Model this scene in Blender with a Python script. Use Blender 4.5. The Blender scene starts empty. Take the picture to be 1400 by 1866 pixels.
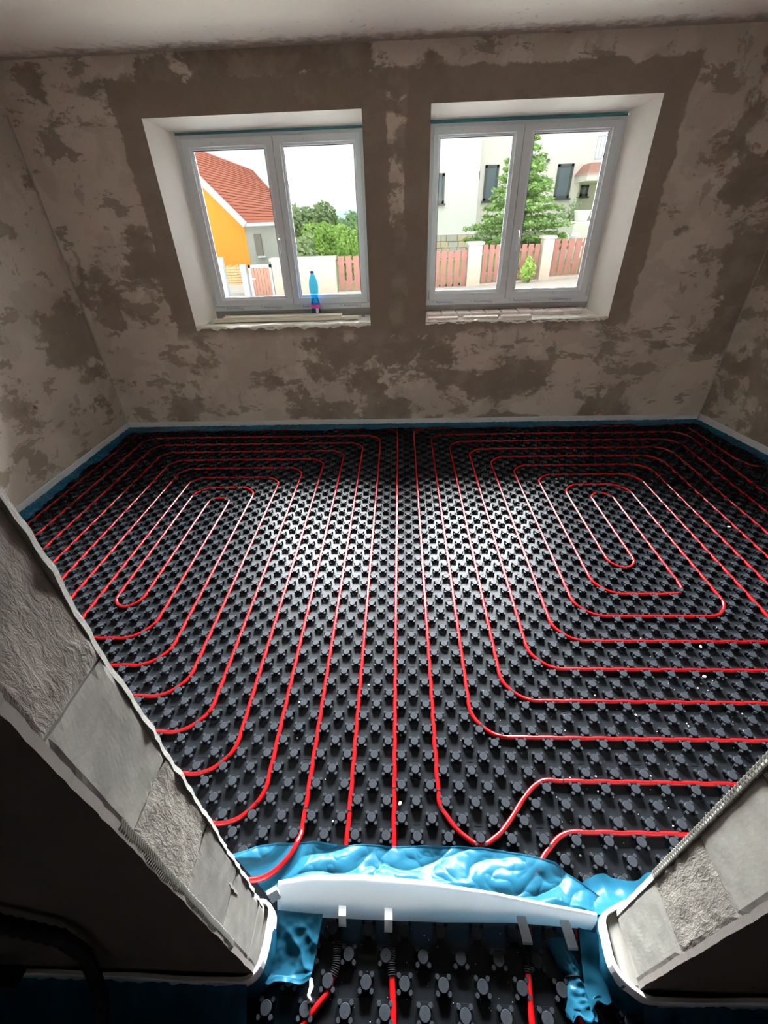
import bpy, bmesh, math, random
from mathutils import Vector, Matrix, noise
import numpy as np
random.seed(7)
C = bpy.context.scene.collection
SC = bpy.context.scene
PI = math.pi
# ------------------------------------------------------------------ camera
CAM = Vector((0.0301, 0.0, 1.6447)); FPX = 774.31
RV = Vector((0.99915639, 0.03002607, -0.02801683))
UV_ = Vector((0.00601465, 0.56787145, 0.82309528))
FV = Vector((-0.04062427, 0.82256942, -0.56721179))
cam = bpy.data.cameras.new('camera'); co = bpy.data.objects.new('camera', cam); C.objects.link(co)
cam.sensor_fit = 'HORIZONTAL'; cam.sensor_width = 36.0; cam.lens = FPX / 1400 * 36
cam.clip_start = 0.02; cam.clip_end = 600
co.matrix_world = Matrix(((RV.x, UV_.x, -FV.x, CAM.x), (RV.y, UV_.y, -FV.y, CAM.y), (RV.z, UV_.z, -FV.z, CAM.z), (0, 0, 0, 1)))
SC.camera = co
# ------------------------------------------------------------------ light
SC.view_settings.view_transform = 'Standard'
SC.view_settings.look = 'None'
SC.view_settings.gamma = 1.0
SC.view_settings.use_curve_mapping = False
SC.view_settings.exposure = 0.0
SKY_ZENITH = 3.3          # overcast sky, brighter overhead
LAMP_W = 280000.0
w = bpy.data.worlds.new('overcast_sky'); SC.world = w; w.use_nodes = True
nt = w.node_tree; nt.nodes.clear()
out = nt.nodes.new('ShaderNodeOutputWorld'); bg = nt.nodes.new('ShaderNodeBackground')
tc = nt.nodes.new('ShaderNodeTexCoord'); sp = nt.nodes.new('ShaderNodeSeparateXYZ')
mr = nt.nodes.new('ShaderNodeMapRange'); mr.inputs[1].default_value = 0; mr.inputs[2].default_value = 1
mr.inputs[3].default_value = SKY_ZENITH * 0.36; mr.inputs[4].default_value = SKY_ZENITH
nt.links.new(tc.outputs['Generated'], sp.inputs[0]); nt.links.new(sp.outputs[2], mr.inputs[0])
nt.links.new(mr.outputs[0], bg.inputs[1]); bg.inputs[0].default_value = (0.97, 0.985, 1.0, 1)
nt.links.new(bg.outputs[0], out.inputs[0])
SC.cycles.max_bounces = 14; SC.cycles.diffuse_bounces = 8; SC.cycles.transparent_max_bounces = 24
SC.cycles.use_denoising = True
try: SC.cycles.sample_clamp_indirect = 8.0
except Exception: pass


def area_lamp(name, loc, target, sx, sy, power, col=(1, 1, 1)):
    l = bpy.data.lights.new(name, 'AREA'); l.shape = 'RECTANGLE'; l.size = sx; l.size_y = sy
    l.energy = power; l.color = col
    o = bpy.data.objects.new(name, l); C.objects.link(o); o.location = loc
    o.rotation_euler = (Vector(target) - Vector(loc)).to_track_quat('-Z', 'Y').to_euler()
    return o


# lamp added outside, out of view, to brighten the room through the windows
area_lamp('added_window_lamp', (0.3, 9.0, 6.4), (0.3, 0.0, 4.2), 20.0, 7.2, LAMP_W, (0.96, 0.98, 1.0))


# ------------------------------------------------------------------ helpers
def at(u, v, Y):
    d = FV + RV * ((u - 700) / FPX) - UV_ * ((v - 933) / FPX)
    return CAM + d * (Y / d.y)


def tag(o, label=None, cat=None, group=None, kind=None):
    if label: o['label'] = label
    if cat: o['category'] = cat
    if group: o['group'] = group
    if kind: o['kind'] = kind
    return o


def thing(name, label, cat, loc=(0, 0, 0), group=None):
    o = bpy.data.objects.new(name, None); C.objects.link(o); o.location = loc
    o.empty_display_size = 0.05
    return tag(o, label, cat, group)


def link(name, me, parent=None, mat=None):
    o = bpy.data.objects.new(name, me); C.objects.link(o)
    if mat is not None and not me.materials:
        for m in (mat if isinstance(mat, (list, tuple)) else [mat]): me.materials.append(m)
    if parent is not None:
        o.parent = parent
        o.matrix_parent_inverse = Matrix.Translation(-world_loc(parent))
    return o


def world_loc(o):
    # things are never rotated; children keep world coordinates
    v = o.location.copy()
    return v


def obj(name, bm, mat, parent=None, smooth=False):
    me = bpy.data.meshes.new(name); bm.to_mesh(me); bm.free()
    if smooth:
        me.polygons.foreach_set('use_smooth', [True] * len(me.polygons))
    return link(name, me, parent, mat)


def box(bm, x0, x1, y0, y1, z0, z1, mi=0):
    vs = [bm.verts.new(p) for p in ((x0, y0, z0), (x1, y0, z0), (x1, y1, z0), (x0, y1, z0), (x0, y0, z1), (x1, y0, z1), (x1, y1, z1), (x0, y1, z1))]
    for f in ((0, 3, 2, 1), (4, 5, 6, 7), (0, 1, 5, 4), (1, 2, 6, 5), (2, 3, 7, 6), (3, 0, 4, 7)):
        fc = bm.faces.new([vs[i] for i in f]); fc.material_index = mi
    return vs


def bevel(bm, w=0.003, seg=1):
    bmesh.ops.bevel(bm, geom=list(bm.edges), offset=w, segments=seg, affect='EDGES', profile=0.5)


def boxobj(name, b, mat, parent=None, bev=0.0, seg=1):
    bm = bmesh.new(); box(bm, *b)
    if bev: bevel(bm, bev, seg)
    return obj(name, bm, mat, parent)


def quadface(bm, pts, mi=0):
    f = bm.faces.new([bm.verts.new(p) for p in pts]); f.material_index = mi
    return f


def tube(bm, pts, r, n=8, cap=True, radii=None):
    pts = [Vector(p) for p in pts]; rings = []
    N = len(pts); up = Vector((0, 0, 1))
    for i, p in enumerate(pts):
        t = (pts[min(i + 1, N - 1)] - pts[max(i - 1, 0)]).normalized()
        a = t.cross(up)
        if a.length < 1e-4: a = t.cross(Vector((1, 0, 0)))
        a.normalize(); b = a.cross(t)
        rr = radii[i] if radii else r
        rings.append([bm.verts.new(p + (a * math.cos(2 * PI * k / n) + b * math.sin(2 * PI * k / n)) * rr) for k in range(n)])
    for i in range(N - 1):
        for k in range(n):
            bm.faces.new((rings[i][k], rings[i][(k + 1) % n], rings[i + 1][(k + 1) % n], rings[i + 1][k]))
    if cap:
        bm.faces.new(rings[0][::-1]); bm.faces.new(rings[-1])


def lathe(bm, prof, n=20, c=(0, 0, 0)):
    rings = [[bm.verts.new((c[0] + r * math.cos(2 * PI * k / n), c[1] + r * math.sin(2 * PI * k / n), c[2] + z)) for k in range(n)] for r, z in prof]
    for i in range(len(rings) - 1):
        for k in range(n):
            bm.faces.new((rings[i][k], rings[i][(k + 1) % n], rings[i + 1][(k + 1) % n], rings[i + 1][k]))
    bm.faces.new(rings[0][::-1]); bm.faces.new(rings[-1])


def grid(fn, nu, nv, name, mat, parent=None, smooth=True, closed=False):
    vs = [fn(i / (nu - 1), j / (nv - 1)) for i in range(nu) for j in range(nv)]
    fs = [(i * nv + j, (i + 1) * nv + j, (i + 1) * nv + j + 1, i * nv + j + 1) for i in range(nu - 1) for j in range(nv - 1)]
    me = bpy.data.meshes.new(name); me.from_pydata([tuple(v) for v in vs], [], fs); me.update()
    if smooth: me.polygons.foreach_set('use_smooth', [True] * len(me.polygons))
    return link(name, me, parent, mat)


def fnoise(x, y, z=0.0, s=1.0):
    return noise.noise(Vector((x * s, y * s, z * s + 3.7)))


def ridged(x, y, z, s):
    return 1 - 2 * abs(fnoise(x, y, z, s))


def interp(pts, t):
    """pts: list of points, parameter by arc length"""
    L = [0]
    for a, b in zip(pts, pts[1:]): L.append(L[-1] + (Vector(b) - Vector(a)).length)
    d = t * L[-1]
    for i in range(len(pts) - 1):
        if d <= L[i + 1] + 1e-9:
            f = (d - L[i]) / max(1e-9, L[i + 1] - L[i])
            return Vector(pts[i]).lerp(Vector(pts[i + 1]), f)
    return Vector(pts[-1])


# ------------------------------------------------------------------ materials
class NT:
    def __init__(s, name):
        s.m = bpy.data.materials.new(name); s.m.use_nodes = True; s.t = s.m.node_tree
        s.b = s.t.nodes['Principled BSDF']; s.o = s.t.nodes['Material Output']
        s._c = None

    def n(s, typ, **kw):
        nd = s.t.nodes.new(typ)
        for k, v in kw.items(): setattr(nd, k, v)
        return nd

    def l(s, a, b): s.t.links.new(a, b)

    def coord(s, scale=(1, 1, 1), off=(0, 0, 0)):
        if s._c is None: s._c = s.n('ShaderNodeTexCoord').outputs['Object']
        mp = s.n('ShaderNodeMapping'); mp.inputs['Scale'].default_value = scale; mp.inputs['Location'].default_value = off
        s.l(s._c, mp.inputs['Vector']); return mp.outputs[0]

    def noise(s, sc, det=4, rough=0.55, dist=0.0, vec=None):
        nd = s.n('ShaderNodeTexNoise'); nd.inputs['Scale'].default_value = sc; nd.inputs['Detail'].default_value = det
        nd.inputs['Roughness'].default_value = rough; nd.inputs['Distortion'].default_value = dist
        s.l(vec if vec is not None else s.coord(), nd.inputs['Vector']); return nd.outputs['Fac']

    def step(s, f, a, b):
        mr = s.n('ShaderNodeMapRange'); mr.inputs[1].default_value = a; mr.inputs[2].default_value = b
        s.l(f, mr.inputs[0]); return mr.outputs[0]

    def math(s, op, a, b=None):
        nd = s.n('ShaderNodeMath', operation=op)
        for i, v in enumerate((a, b)):
            if v is None: continue
            if isinstance(v, (int, float)): nd.inputs[i].default_value = v
            else: s.l(v, nd.inputs[i])
        return nd.outputs[0]

    def mix(s, f, a, b):
        nd = s.n('ShaderNodeMix', data_type='RGBA')
        if isinstance(f, (int, float)): nd.inputs[0].default_value = f
        else: s.l(f, nd.inputs[0])
        for i, v in ((6, a), (7, b)):
            if isinstance(v, (tuple, list)): nd.inputs[i].default_value = (*v[:3], 1)
            else: s.l(v, nd.inputs[i])
        return nd.outputs[2]

    def col(s, c):
        if isinstance(c, (tuple, list)): s.b.inputs['Base Color'].default_value = (*c[:3], 1)
        else: s.l(c, s.b.inputs['Base Color'])

    def rough(s, r):
        if isinstance(r, (int, float)): s.b.inputs['Roughness'].default_value = r
        else: s.l(r, s.b.inputs['Roughness'])

    def bump(s, h, strength=0.3, dist=0.01):
        bp = s.n('ShaderNodeBump'); bp.inputs['Strength'].default_value = strength; bp.inputs['Distance'].default_value = dist
        s.l(h, bp.inputs['Height']); s.l(bp.outputs[0], s.b.inputs['Normal'])


def simple(name, c, r=0.6, var=0.12, sc=30, bump=0.0, metal=0.0, spec=0.5):
    k = NT(name)
    n1 = k.noise(sc, 4)
    k.col(k.mix(n1, tuple(v * (1 - var) for v in c), tuple(min(1, v * (1 + var)) for v in c)))
    k.rough(r); k.b.inputs['Metallic'].default_value = metal; k.b.inputs['Specular IOR Level'].default_value = spec
    if bump: k.bump(k.noise(sc * 4, 3), bump, 0.004)
    return k.m


def plaster(name, light, dark, mid, rects=(), seed=0.0, bias=0.0):
    """trowelled cement plaster: pale dried skims over darker damp patches"""
    k = NT(name)
    v1 = k.coord((0.8, 0.8, 1.05), (seed, seed * 0.7, seed * 1.3))
    a = k.noise(1.35, 12, 0.66, 0.18, v1)
    b = k.noise(3.0, 10, 0.66, 0.25, k.coord((0.9, 0.9, 1.9), (seed + 5, 2, 1)))
    m1 = k.step(k.math('ADD', a, bias), 0.525, 0.50)          # pale skim coat
    m2 = k.step(b, 0.565, 0.58)
    m3 = k.step(k.noise(8.0, 8, 0.65, 0.3, k.coord((1, 1, 0.75), (seed, 9, 4))), 0.62, 0.635)
    pale = k.mix(k.step(k.noise(1.9, 6, 0.6, 0.2, k.coord((1, 1, 1), (seed, 3, 8))), 0.48, 0.52), light, tuple(0.55 * p + 0.45 * q for p, q in zip(light, mid)))
    c = k.mix(m1, k.mix(k.step(k.noise(5.5, 7, 0.6), 0.42, 0.60), dark, tuple(0.6 * p + 0.4 * q for p, q in zip(dark, mid))), pale)
    c = k.mix(k.math('MULTIPLY', m2, 0.80), c, dark)
    c = k.mix(k.math('MULTIPLY', m3, 0.65), c, tuple(0.7 * p + 0.3 * q for p, q in zip(dark, mid)))
    # soft stains
    c = k.mix(k.math('MULTIPLY', k.step(k.noise(2.4, 5), 0.4, 0.75), 0.15), c, tuple(x * 0.72 for x in mid))
    for (x0, x1, z0, z1, bw) in rects:   # fresh smooth plaster band round a window
        xyz = k.n('ShaderNodeSeparateXYZ'); k.l(k.coord(), xyz.inputs[0])
        dx = k.math('SUBTRACT', k.math('ABSOLUTE', k.math('SUBTRACT', xyz.outputs[0], (x0 + x1) / 2)), (x1 - x0) / 2)
        dz = k.math('SUBTRACT', k.math('ABSOLUTE', k.math('SUBTRACT', xyz.outputs[2], (z0 + z1) / 2)), (z1 - z0) / 2)
        d = k.math('MAXIMUM', dx, dz)
        d = k.math('ADD', d, k.math('MULTIPLY', k.math('SUBTRACT', k.noise(5, 6, 0.6), 0.5), 0.16))
        # the band stops at the sill
        low = k.step(k.math('ADD', xyz.outputs[2], k.math('MULTIPLY', k.noise(7, 5), 0.14)), z0 - 0.02, z0 + 0.05)
        msk = k.math('MULTIPLY', k.math('SUBTRACT', 1.0, k.step(d, bw, bw + 0.012)), low)
        c = k.mix(k.math('MULTIPLY', msk, 0.93), c, k.mix(k.noise(14, 4), tuple(x * 0.95 for x in dark), tuple(x * 1.25 for x in dark)))
    c = k.mix(k.step(k.noise(160, 2), 0.25, 0.8), k.mix(0.13, c, (0, 0, 0)), c)
    k.col(c); k.rough(0.9); k.b.inputs['Specular IOR Level'].default_value = 0.2
    h = k.math('ADD', k.math('MULTIPLY', k.noise(120, 3), 0.5), k.math('MULTIPLY', m1, 0.9))
    k.bump(h, 0.35, 0.003)
    return k.m


M = {}
W1 = (-1.712, -0.217, 0.915, 2.252); W2 = (0.243, 1.737, 0.925, 2.262)
LT, DK, MD = (0.48, 0.412, 0.35), (0.140, 0.108, 0.082), (0.30, 0.245, 0.198)
M['wall'] = plaster('cement_plaster', LT, DK, MD, [(*W1, 0.165), (*W2, 0.165)], 0.3)
M['wall_left'] = plaster('cement_plaster_left', (0.52, 0.465, 0.395), (0.19, 0.150, 0.114), (0.34, 0.285, 0.23), (), 4.1, -0.015)
M['wall_right'] = plaster('cement_plaster_right', (0.49, 0.435, 0.365), (0.17, 0.138, 0.104), (0.31, 0.262, 0.21), (), 8.6)
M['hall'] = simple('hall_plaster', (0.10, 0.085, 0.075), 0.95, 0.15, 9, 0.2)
k = NT('reveal_paint')
n1 = k.noise(2.2, 6, 0.6, 0.5)
k.col(k.mix(k.step(n1, 0.38, 0.7), (0.86, 0.845, 0.79), (0.78, 0.76, 0.69))); k.rough(0.75); k.bump(k.noise(60, 3), 0.12, 0.003); M['reveal'] = k.m
k = NT('ceiling_plaster')
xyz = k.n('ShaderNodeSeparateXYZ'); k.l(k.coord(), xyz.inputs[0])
edge = k.step(k.math('ADD', xyz.outputs[1], k.math('MULTIPLY', k.math('SUBTRACT', k.noise(11, 8, 0.7), 0.5), 0.42)), 3.64, 3.78)  # mortar smear plus shade along the far wall, painted as a dark band
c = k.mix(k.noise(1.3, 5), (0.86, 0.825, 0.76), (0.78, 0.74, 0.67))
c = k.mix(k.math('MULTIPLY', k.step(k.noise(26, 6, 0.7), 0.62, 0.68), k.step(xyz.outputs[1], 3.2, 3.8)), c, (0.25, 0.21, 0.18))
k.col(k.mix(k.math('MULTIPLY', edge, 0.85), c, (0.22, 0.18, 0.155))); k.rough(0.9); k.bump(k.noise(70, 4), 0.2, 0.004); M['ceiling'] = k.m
M['slab'] = simple('screed_base', (0.2, 0.19, 0.18), 0.9)
# black knobbed sheet; the stud tops are scuffed and dusty
for key, nm, c0, c1, r0, r1 in (('mat', 'black_polystyrene', (0.0055, 0.0062, 0.0072), (0.009, 0.010, 0.0118), 0.30, 0.42), ('mat_top', 'scuffed_stud_top', (0.0125, 0.0142, 0.0172), (0.020, 0.022, 0.0265), 0.36, 0.5)):
    k = NT(nm)
    k.col(k.mix(k.noise(60, 3), c0, c1))
    rr = k.n('ShaderNodeMapRange'); rr.inputs[3].default_value = r0; rr.inputs[4].default_value = r1; k.l(k.noise(18, 3), rr.inputs[0]); k.rough(rr.outputs[0])
    k.b.inputs['Specular IOR Level'].default_value = 0.045; k.bump(k.noise(220, 2), 0.08, 0.001); M[key] = k.m
k = NT('red_pipe_plastic')
k.col(k.mix(k.noise(5, 2), (0.21, 0.002, 0.003), (0.27, 0.0028, 0.004))); k.b.inputs['Specular IOR Level'].default_value = 0.3; k.rough(0.22); M['pipe'] = k.m
M['black'] = simple('black_plastic', (0.010, 0.010, 0.011), 0.45, spec=0.08)
k = NT('white_pe_foam')
k.col(k.mix(k.noise(90, 3), (0.74, 0.755, 0.77), (0.84, 0.85, 0.86))); k.rough(0.7); k.b.inputs['Subsurface Weight'].default_value = 0.0
k.bump(k.noise(160, 3), 0.25, 0.002)
tl = k.n('ShaderNodeBsdfTranslucent'); tl.inputs[0].default_value = (0.80, 0.83, 0.85, 1)
mx = k.n('ShaderNodeMixShader'); mx.inputs[0].default_value = 0.52; k.l(k.b.outputs[0], mx.inputs[1]); k.l(tl.outputs[0], mx.inputs[2]); k.l(mx.outputs[0], k.o.inputs[0]); M['foam_thin'] = k.m
k = NT('white_pe_foam_on_wall'); k.col(k.mix(k.noise(90, 3), (0.76, 0.79, 0.815), (0.86, 0.88, 0.90))); k.rough(0.7); k.bump(k.noise(160, 3), 0.25, 0.002); M['foam'] = k.m


def film_mat(name, c, tr):
    k = NT(name)
    k.col(k.mix(k.noise(6, 4), tuple(v * 0.8 for v in c), tuple(min(1, v * 1.2) for v in c))); k.rough(0.30)
    k.b.inputs['Specular IOR Level'].default_value = 0.10
    k.bump(k.noise(12, 4, 0.55, 0.8), 0.25, 0.008)
    tp = k.n('ShaderNodeBsdfTransparent'); tp.inputs[0].default_value = (0.25, 0.62, 0.85, 1)
    tl = k.n('ShaderNodeBsdfTranslucent'); tl.inputs[0].default_value = (*c, 1)
    mx0 = k.n('ShaderNodeMixShader'); mx0.inputs[0].default_value = 0.25
    k.l(k.b.outputs[0], mx0.inputs[1]); k.l(tl.outputs[0], mx0.inputs[2])
    mx = k.n('ShaderNodeMixShader'); mx.inputs[0].default_value = tr
    k.l(mx0.outputs[0], mx.inputs[1]); k.l(tp.outputs[0], mx.inputs[2]); k.l(mx.outputs[0], k.o.inputs[0])
    return k.m


M['film'] = film_mat('blue_pe_film', (0.012, 0.085, 0.142), 0.12)
M['film_dark'] = film_mat('blue_pe_film_hall', (0.016, 0.10, 0.18), 0.3)


def block_mat(name, smooth, seed, tint=1.0, stain=None):
    k = NT(name)
    base = tuple(v * tint for v in ((0.62, 0.585, 0.525) if smooth else (0.59, 0.54, 0.47)))
    v = k.coord((9, 9, 3.2) if not smooth else (1, 1, 1), (seed, seed, seed))
    n = k.noise(14 if not smooth else 6, 5, 0.65, 0.6, v)
    c = k.mix(k.step(n, 0.35, 0.7), tuple(x * 0.8 for x in base), tuple(x * 1.12 for x in base))
    st = k.noise(7, 5, 0.6, 0.7, k.coord((1, 1, 0.8), (seed * 2, 1, seed)))
    c = k.mix(k.math('MULTIPLY', k.step(st, 0.60, 0.66), 0.45), c, tuple(x * 0.62 for x in base))
    if stain:      # damp run down the face
        xyz = k.n('ShaderNodeSeparateXYZ'); k.l(k.coord(), xyz.inputs[0])
        dy = k.math('DIVIDE', k.math('SUBTRACT', xyz.outputs[1], stain[0]), stain[2]); dz = k.math('DIVIDE', k.math('SUBTRACT', xyz.outputs[2], stain[1]), stain[3])
        rd = k.math('ADD', k.math('SQRT', k.math('ADD', k.math('MULTIPLY', dy, dy), k.math('MULTIPLY', dz, dz))), k.math('MULTIPLY', k.noise(40, 5), 0.5))
        c = k.mix(k.math('MULTIPLY', k.math('SUBTRACT', 1.0, k.step(rd, 1.05, 1.25)), 0.62), c, tuple(x * 0.4 for x in base))
    k.col(c); k.rough(0.95); k.b.inputs['Specular IOR Level'].default_value = 0.15
    k.bump(n if not smooth else k.noise(90, 3), 0.9 if not smooth else 0.2, 0.006 if not smooth else 0.002)
    return k.m


M['block_rough'] = block_mat('aerated_block_sawn', False, 1.0, 0.42)
M['block_smooth'] = block_mat('aerated_block_smooth', True, 3.0, 0.40)
M['block_grey'] = block_mat('aerated_block_grey', True, 11.0, 0.33)
M['block_stained'] = block_mat('aerated_block_damp', False, 2.0, 0.42, (0.232, 0.555, 0.022, 0.095))
M['block_white'] = block_mat('aerated_block_white', True, 6.0, 0.44)
M['block_white_rough'] = block_mat('aerated_block_white_sawn', False, 8.0, 0.43)
M['mortar'] = simple('grey_mortar', (0.26, 0.245, 0.22), 0.95, 0.25, 40, 0.6)
M['mesh'] = simple('corner_mesh_fabric', (0.30, 0.295, 0.26), 0.9, 0.2, 60)
M['sill'] = simple('sill_mortar', (0.74, 0.72, 0.64), 0.95, 0.22, 22, 0.7)
M['brick'] = simple('pale_dusty_brick', (0.84, 0.74, 0.70), 0.9, 0.2, 18, 0.4)
M['batten'] = simple('cream_batten', (0.84, 0.79, 0.66), 0.6, 0.1, 12)
M['upvc'] = simple('white_upvc_in_film', (0.70, 0.77, 0.80), 0.35, 0.05, 8)
M['gasket'] = simple('black_gasket', (0.008, 0.009, 0.010), 0.7, spec=0.1)
M['tape'] = simple('teal_sealing_tape', (0.02, 0.11, 0.13), 0.7)
M['ink'] = simple('blue_ink', (0.10, 0.13, 0.27), 0.6)
M['handle'] = simple('white_handle', (0.72, 0.73, 0.74), 0.3)
k = NT('window_glass')
tp = k.n('ShaderNodeBsdfTransparent'); gl = k.n('ShaderNodeBsdfGlossy'); gl.inputs['Roughness'].default_value = 0.02
tp.inputs[0].default_value = (0.95, 0.965, 0.96, 1)
fr = k.n('ShaderNodeFresnel'); fr.inputs[0].default_value = 1.45
mx = k.n('ShaderNodeMixShader'); k.l(fr.outputs[0], mx.inputs[0]); k.l(tp.outputs[0], mx.inputs[1]); k.l(gl.outputs[0], mx.inputs[2]); k.l(mx.outputs[0], k.o.inputs[0])
M['glass'] = k.m
k = NT('blue_pet')
tp = k.n('ShaderNodeBsdfTransparent'); tp.inputs[0].default_value = (0.30, 0.80, 1.0, 1)
k.col((0.004, 0.07, 0.14)); k.rough(0.2); k.b.inputs['Specular IOR Level'].default_value = 0.1
mx = k.n('ShaderNodeMixShader'); mx.inputs[0].default_value = 0.72; k.l(k.b.outputs[0], mx.inputs[1]); k.l(tp.outputs[0], mx.inputs[2]); k.l(mx.outputs[0], k.o.inputs[0])
M['pet'] = k.m
M['cap_blue'] = simple('navy_cap', (0.02, 0.03, 0.14), 0.4)
M['label_pink'] = simple('magenta_label', (0.55, 0.03, 0.22), 0.5)
M['white'] = simple('white_paper', (0.8, 0.8, 0.8), 0.7)
M['crumb'] = simple('plaster_crumb', (0.74, 0.73, 0.70), 0.9, 0.1, 90)
# outdoors
M['stucco_white'] = simple('white_stucco', (0.78, 0.75, 0.70), 0.9, 0.04, 3)
M['stucco_bright'] = simple('bright_white_stucco', (0.80, 0.80, 0.79), 0.9, 0.02, 3)
M['stucco_orange'] = simple('orange_stucco', (0.82, 0.36, 0.05), 0.9, 0.04, 4)
M['stucco_grey'] = simple('grey_render', (0.42, 0.43, 0.40), 0.9, 0.08, 5)
M['tile'] = simple('red_roof_tile', (0.40, 0.135, 0.085), 0.8, 0.18, 9)
M['barge'] = simple('white_bargeboard', (0.66, 0.70, 0.76), 0.5, 0.03)
M['stone1'] = simple('sandstone_cladding', (0.52, 0.48, 0.42), 0.9, 0.15, 6)
M['stone2'] = simple('warm_sandstone', (0.60, 0.50, 0.37), 0.9, 0.15, 6)
M['stone3'] = simple('grey_sandstone', (0.52, 0.51, 0.49), 0.9, 0.15, 6)
M['garden_wall'] = simple('beige_block_wall', (0.37, 0.325, 0.275), 0.9, 0.08, 5, 0.2)
M['coping'] = simple('concrete_coping', (0.36, 0.345, 0.315), 0.9, 0.15, 9)
M['fence_red'] = simple('red_brown_boards', (0.165, 0.068, 0.058), 0.7, 0.15, 14)
M['gate_wood'] = simple('gate_board', (0.26, 0.13, 0.095), 0.7, 0.2, 10)
M['galv'] = simple('pale_blue_steel', (0.40, 0.47, 0.56), 0.45, 0.05)
M['pallet'] = simple('pallet_wood', (0.60, 0.42, 0.22), 0.8, 0.2, 10)
M['slit'] = simple('grey_slit_window', (0.19, 0.18, 0.15), 0.6)
M['slit2'] = simple('brown_tile_edge', (0.33, 0.17, 0.13), 0.8)
M['dark'] = simple('dark_opening', (0.03, 0.03, 0.03), 0.7)
M['win_dark'] = simple('dark_window_frame', (0.05, 0.065, 0.065), 0.5)
M['win_glass'] = simple('house_window_glass', (0.10, 0.14, 0.16), 0.08)
M['paving'] = simple('pale_paving', (0.42, 0.395, 0.35), 0.9, 0.1, 6, 0.2)
M['dark_near_ground'] = simple('darkened_near_ground', (0.20, 0.185, 0.165), 0.95, 0.25, 30, 0.3)  # unseen ground by the house, darkened to bounce less light
M['lawn'] = simple('lawn', (0.16, 0.26, 0.06), 0.95, 0.3, 12)


def leaf_mat(name, c):
    k = NT(name)
    k.col(k.mix(k.noise(3, 4), tuple(v * 0.65 for v in c), tuple(v * 1.3 for v in c))); k.rough(0.7)
    tl = k.n('ShaderNodeBsdfTranslucent'); tl.inputs[0].default_value = (*c, 1)
    mx = k.n('ShaderNodeMixShader'); mx.inputs[0].default_value = 0.35; k.l(k.b.outputs[0], mx.inputs[1]); k.l(tl.outputs[0], mx.inputs[2]); k.l(mx.outputs[0], k.o.inputs[0])
    return k.m


M['leaf_spruce'] = leaf_mat('spruce_needles', (0.25, 0.41, 0.14))
M['leaf_tree'] = leaf_mat('tree_leaves', (0.29, 0.40, 0.19))
M['leaf_shrub'] = leaf_mat('shrub_leaves', (0.33, 0.52, 0.13))
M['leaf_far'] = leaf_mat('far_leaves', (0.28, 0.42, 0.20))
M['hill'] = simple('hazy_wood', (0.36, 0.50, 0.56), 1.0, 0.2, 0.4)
M['bark'] = simple('bark', (0.13, 0.09, 0.06), 0.9, 0.2, 20)

# ================================================================== THE ROOM
YW = 3.83; XL = -2.635; ZC = 2.555


def xr(y): return 2.79 + 0.17 * (3.82 - y)


# floor and ceiling
bm = bmesh.new(); box(bm, -2.9, 3.9, -2.2, 4.3, -0.16, -0.012)
tag(obj('floor', bm, M['slab']), kind='structure')
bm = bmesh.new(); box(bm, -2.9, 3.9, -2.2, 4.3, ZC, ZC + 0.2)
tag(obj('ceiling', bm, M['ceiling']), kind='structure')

# far wall with two splayed openings
FR = 4.06
I1 = (-1.607, -0.219, 0.955, 2.203); I2 = (0.246, 1.632, 0.965, 2.213)
bm = bmesh.new()
xs = [-2.9, W1[0], W1[1], W2[0], W2[1], 3.9]
for yy, R1, R2, flip in ((YW, W1, W2, False), (4.30, tuple(v + e for v, e in zip(I1, (-.1, .1, -.1, .1))), tuple(v + e for v, e in zip(I2, (-.1, .1, -.1, .1))), True)):
    xx = [-2.9, R1[0], R1[1], R2[0], R2[1], 3.9]
    for i in range(5):
        segs = [(-0.16, ZC + 0.2)]
        if i == 1: segs = [(-0.16, R1[2]), (R1[3], ZC + 0.2)]
        if i == 3: segs = [(-0.16, R2[2]), (R2[3], ZC + 0.2)]
        for z0, z1 in segs:
            p = [(xx[i], yy, z0), (xx[i + 1], yy, z0), (xx[i + 1], yy, z1), (xx[i], yy, z1)]
            quadface(bm, p if not flip else p[::-1], 0)
for R, I in ((W1, I1), (W2, I2)):
    A = [(R[0], YW, R[2]), (R[1], YW, R[2]), (R[1], YW, R[3]), (R[0], YW, R[3])]
    B = [(I[0], FR, I[2]), (I[1], FR, I[2]), (I[1], FR, I[3]), (I[0], FR, I[3])]
    E_ = 0.10
    B2 = [(I[0], 4.118, I[2]), (I[1], 4.118, I[2]), (I[1], 4.118, I[3]), (I[0], 4.118, I[3])]
    C2 = [(I[0] - E_, 4.122, I[2] - E_), (I[1] + E_, 4.122, I[2] - E_), (I[1] + E_, 4.122, I[3] + E_), (I[0] - E_, 4.122, I[3] + E_)]
    D = [(I[0] - E_, 4.30, I[2] - E_), (I[1] + E_, 4.30, I[2] - E_), (I[1] + E_, 4.30, I[3] + E_), (I[0] - E_, 4.30, I[3] + E_)]
    for a in range(4):
        b = (a + 1) % 4
        quadface(bm, [A[a], A[b], B[b], B[a]], 1 if a != 0 else 2)
        quadface(bm, [B[a], B[b], B2[b], B2[a]], 2); quadface(bm, [B2[a], B2[b], C2[b], C2[a]], 2); quadface(bm, [C2[a], C2[b], D[b], D[a]], 2)
wall_far = tag(obj('wall_far', bm, [M['wall'], M['reveal'], M['sill']]), kind='structure')

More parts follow.
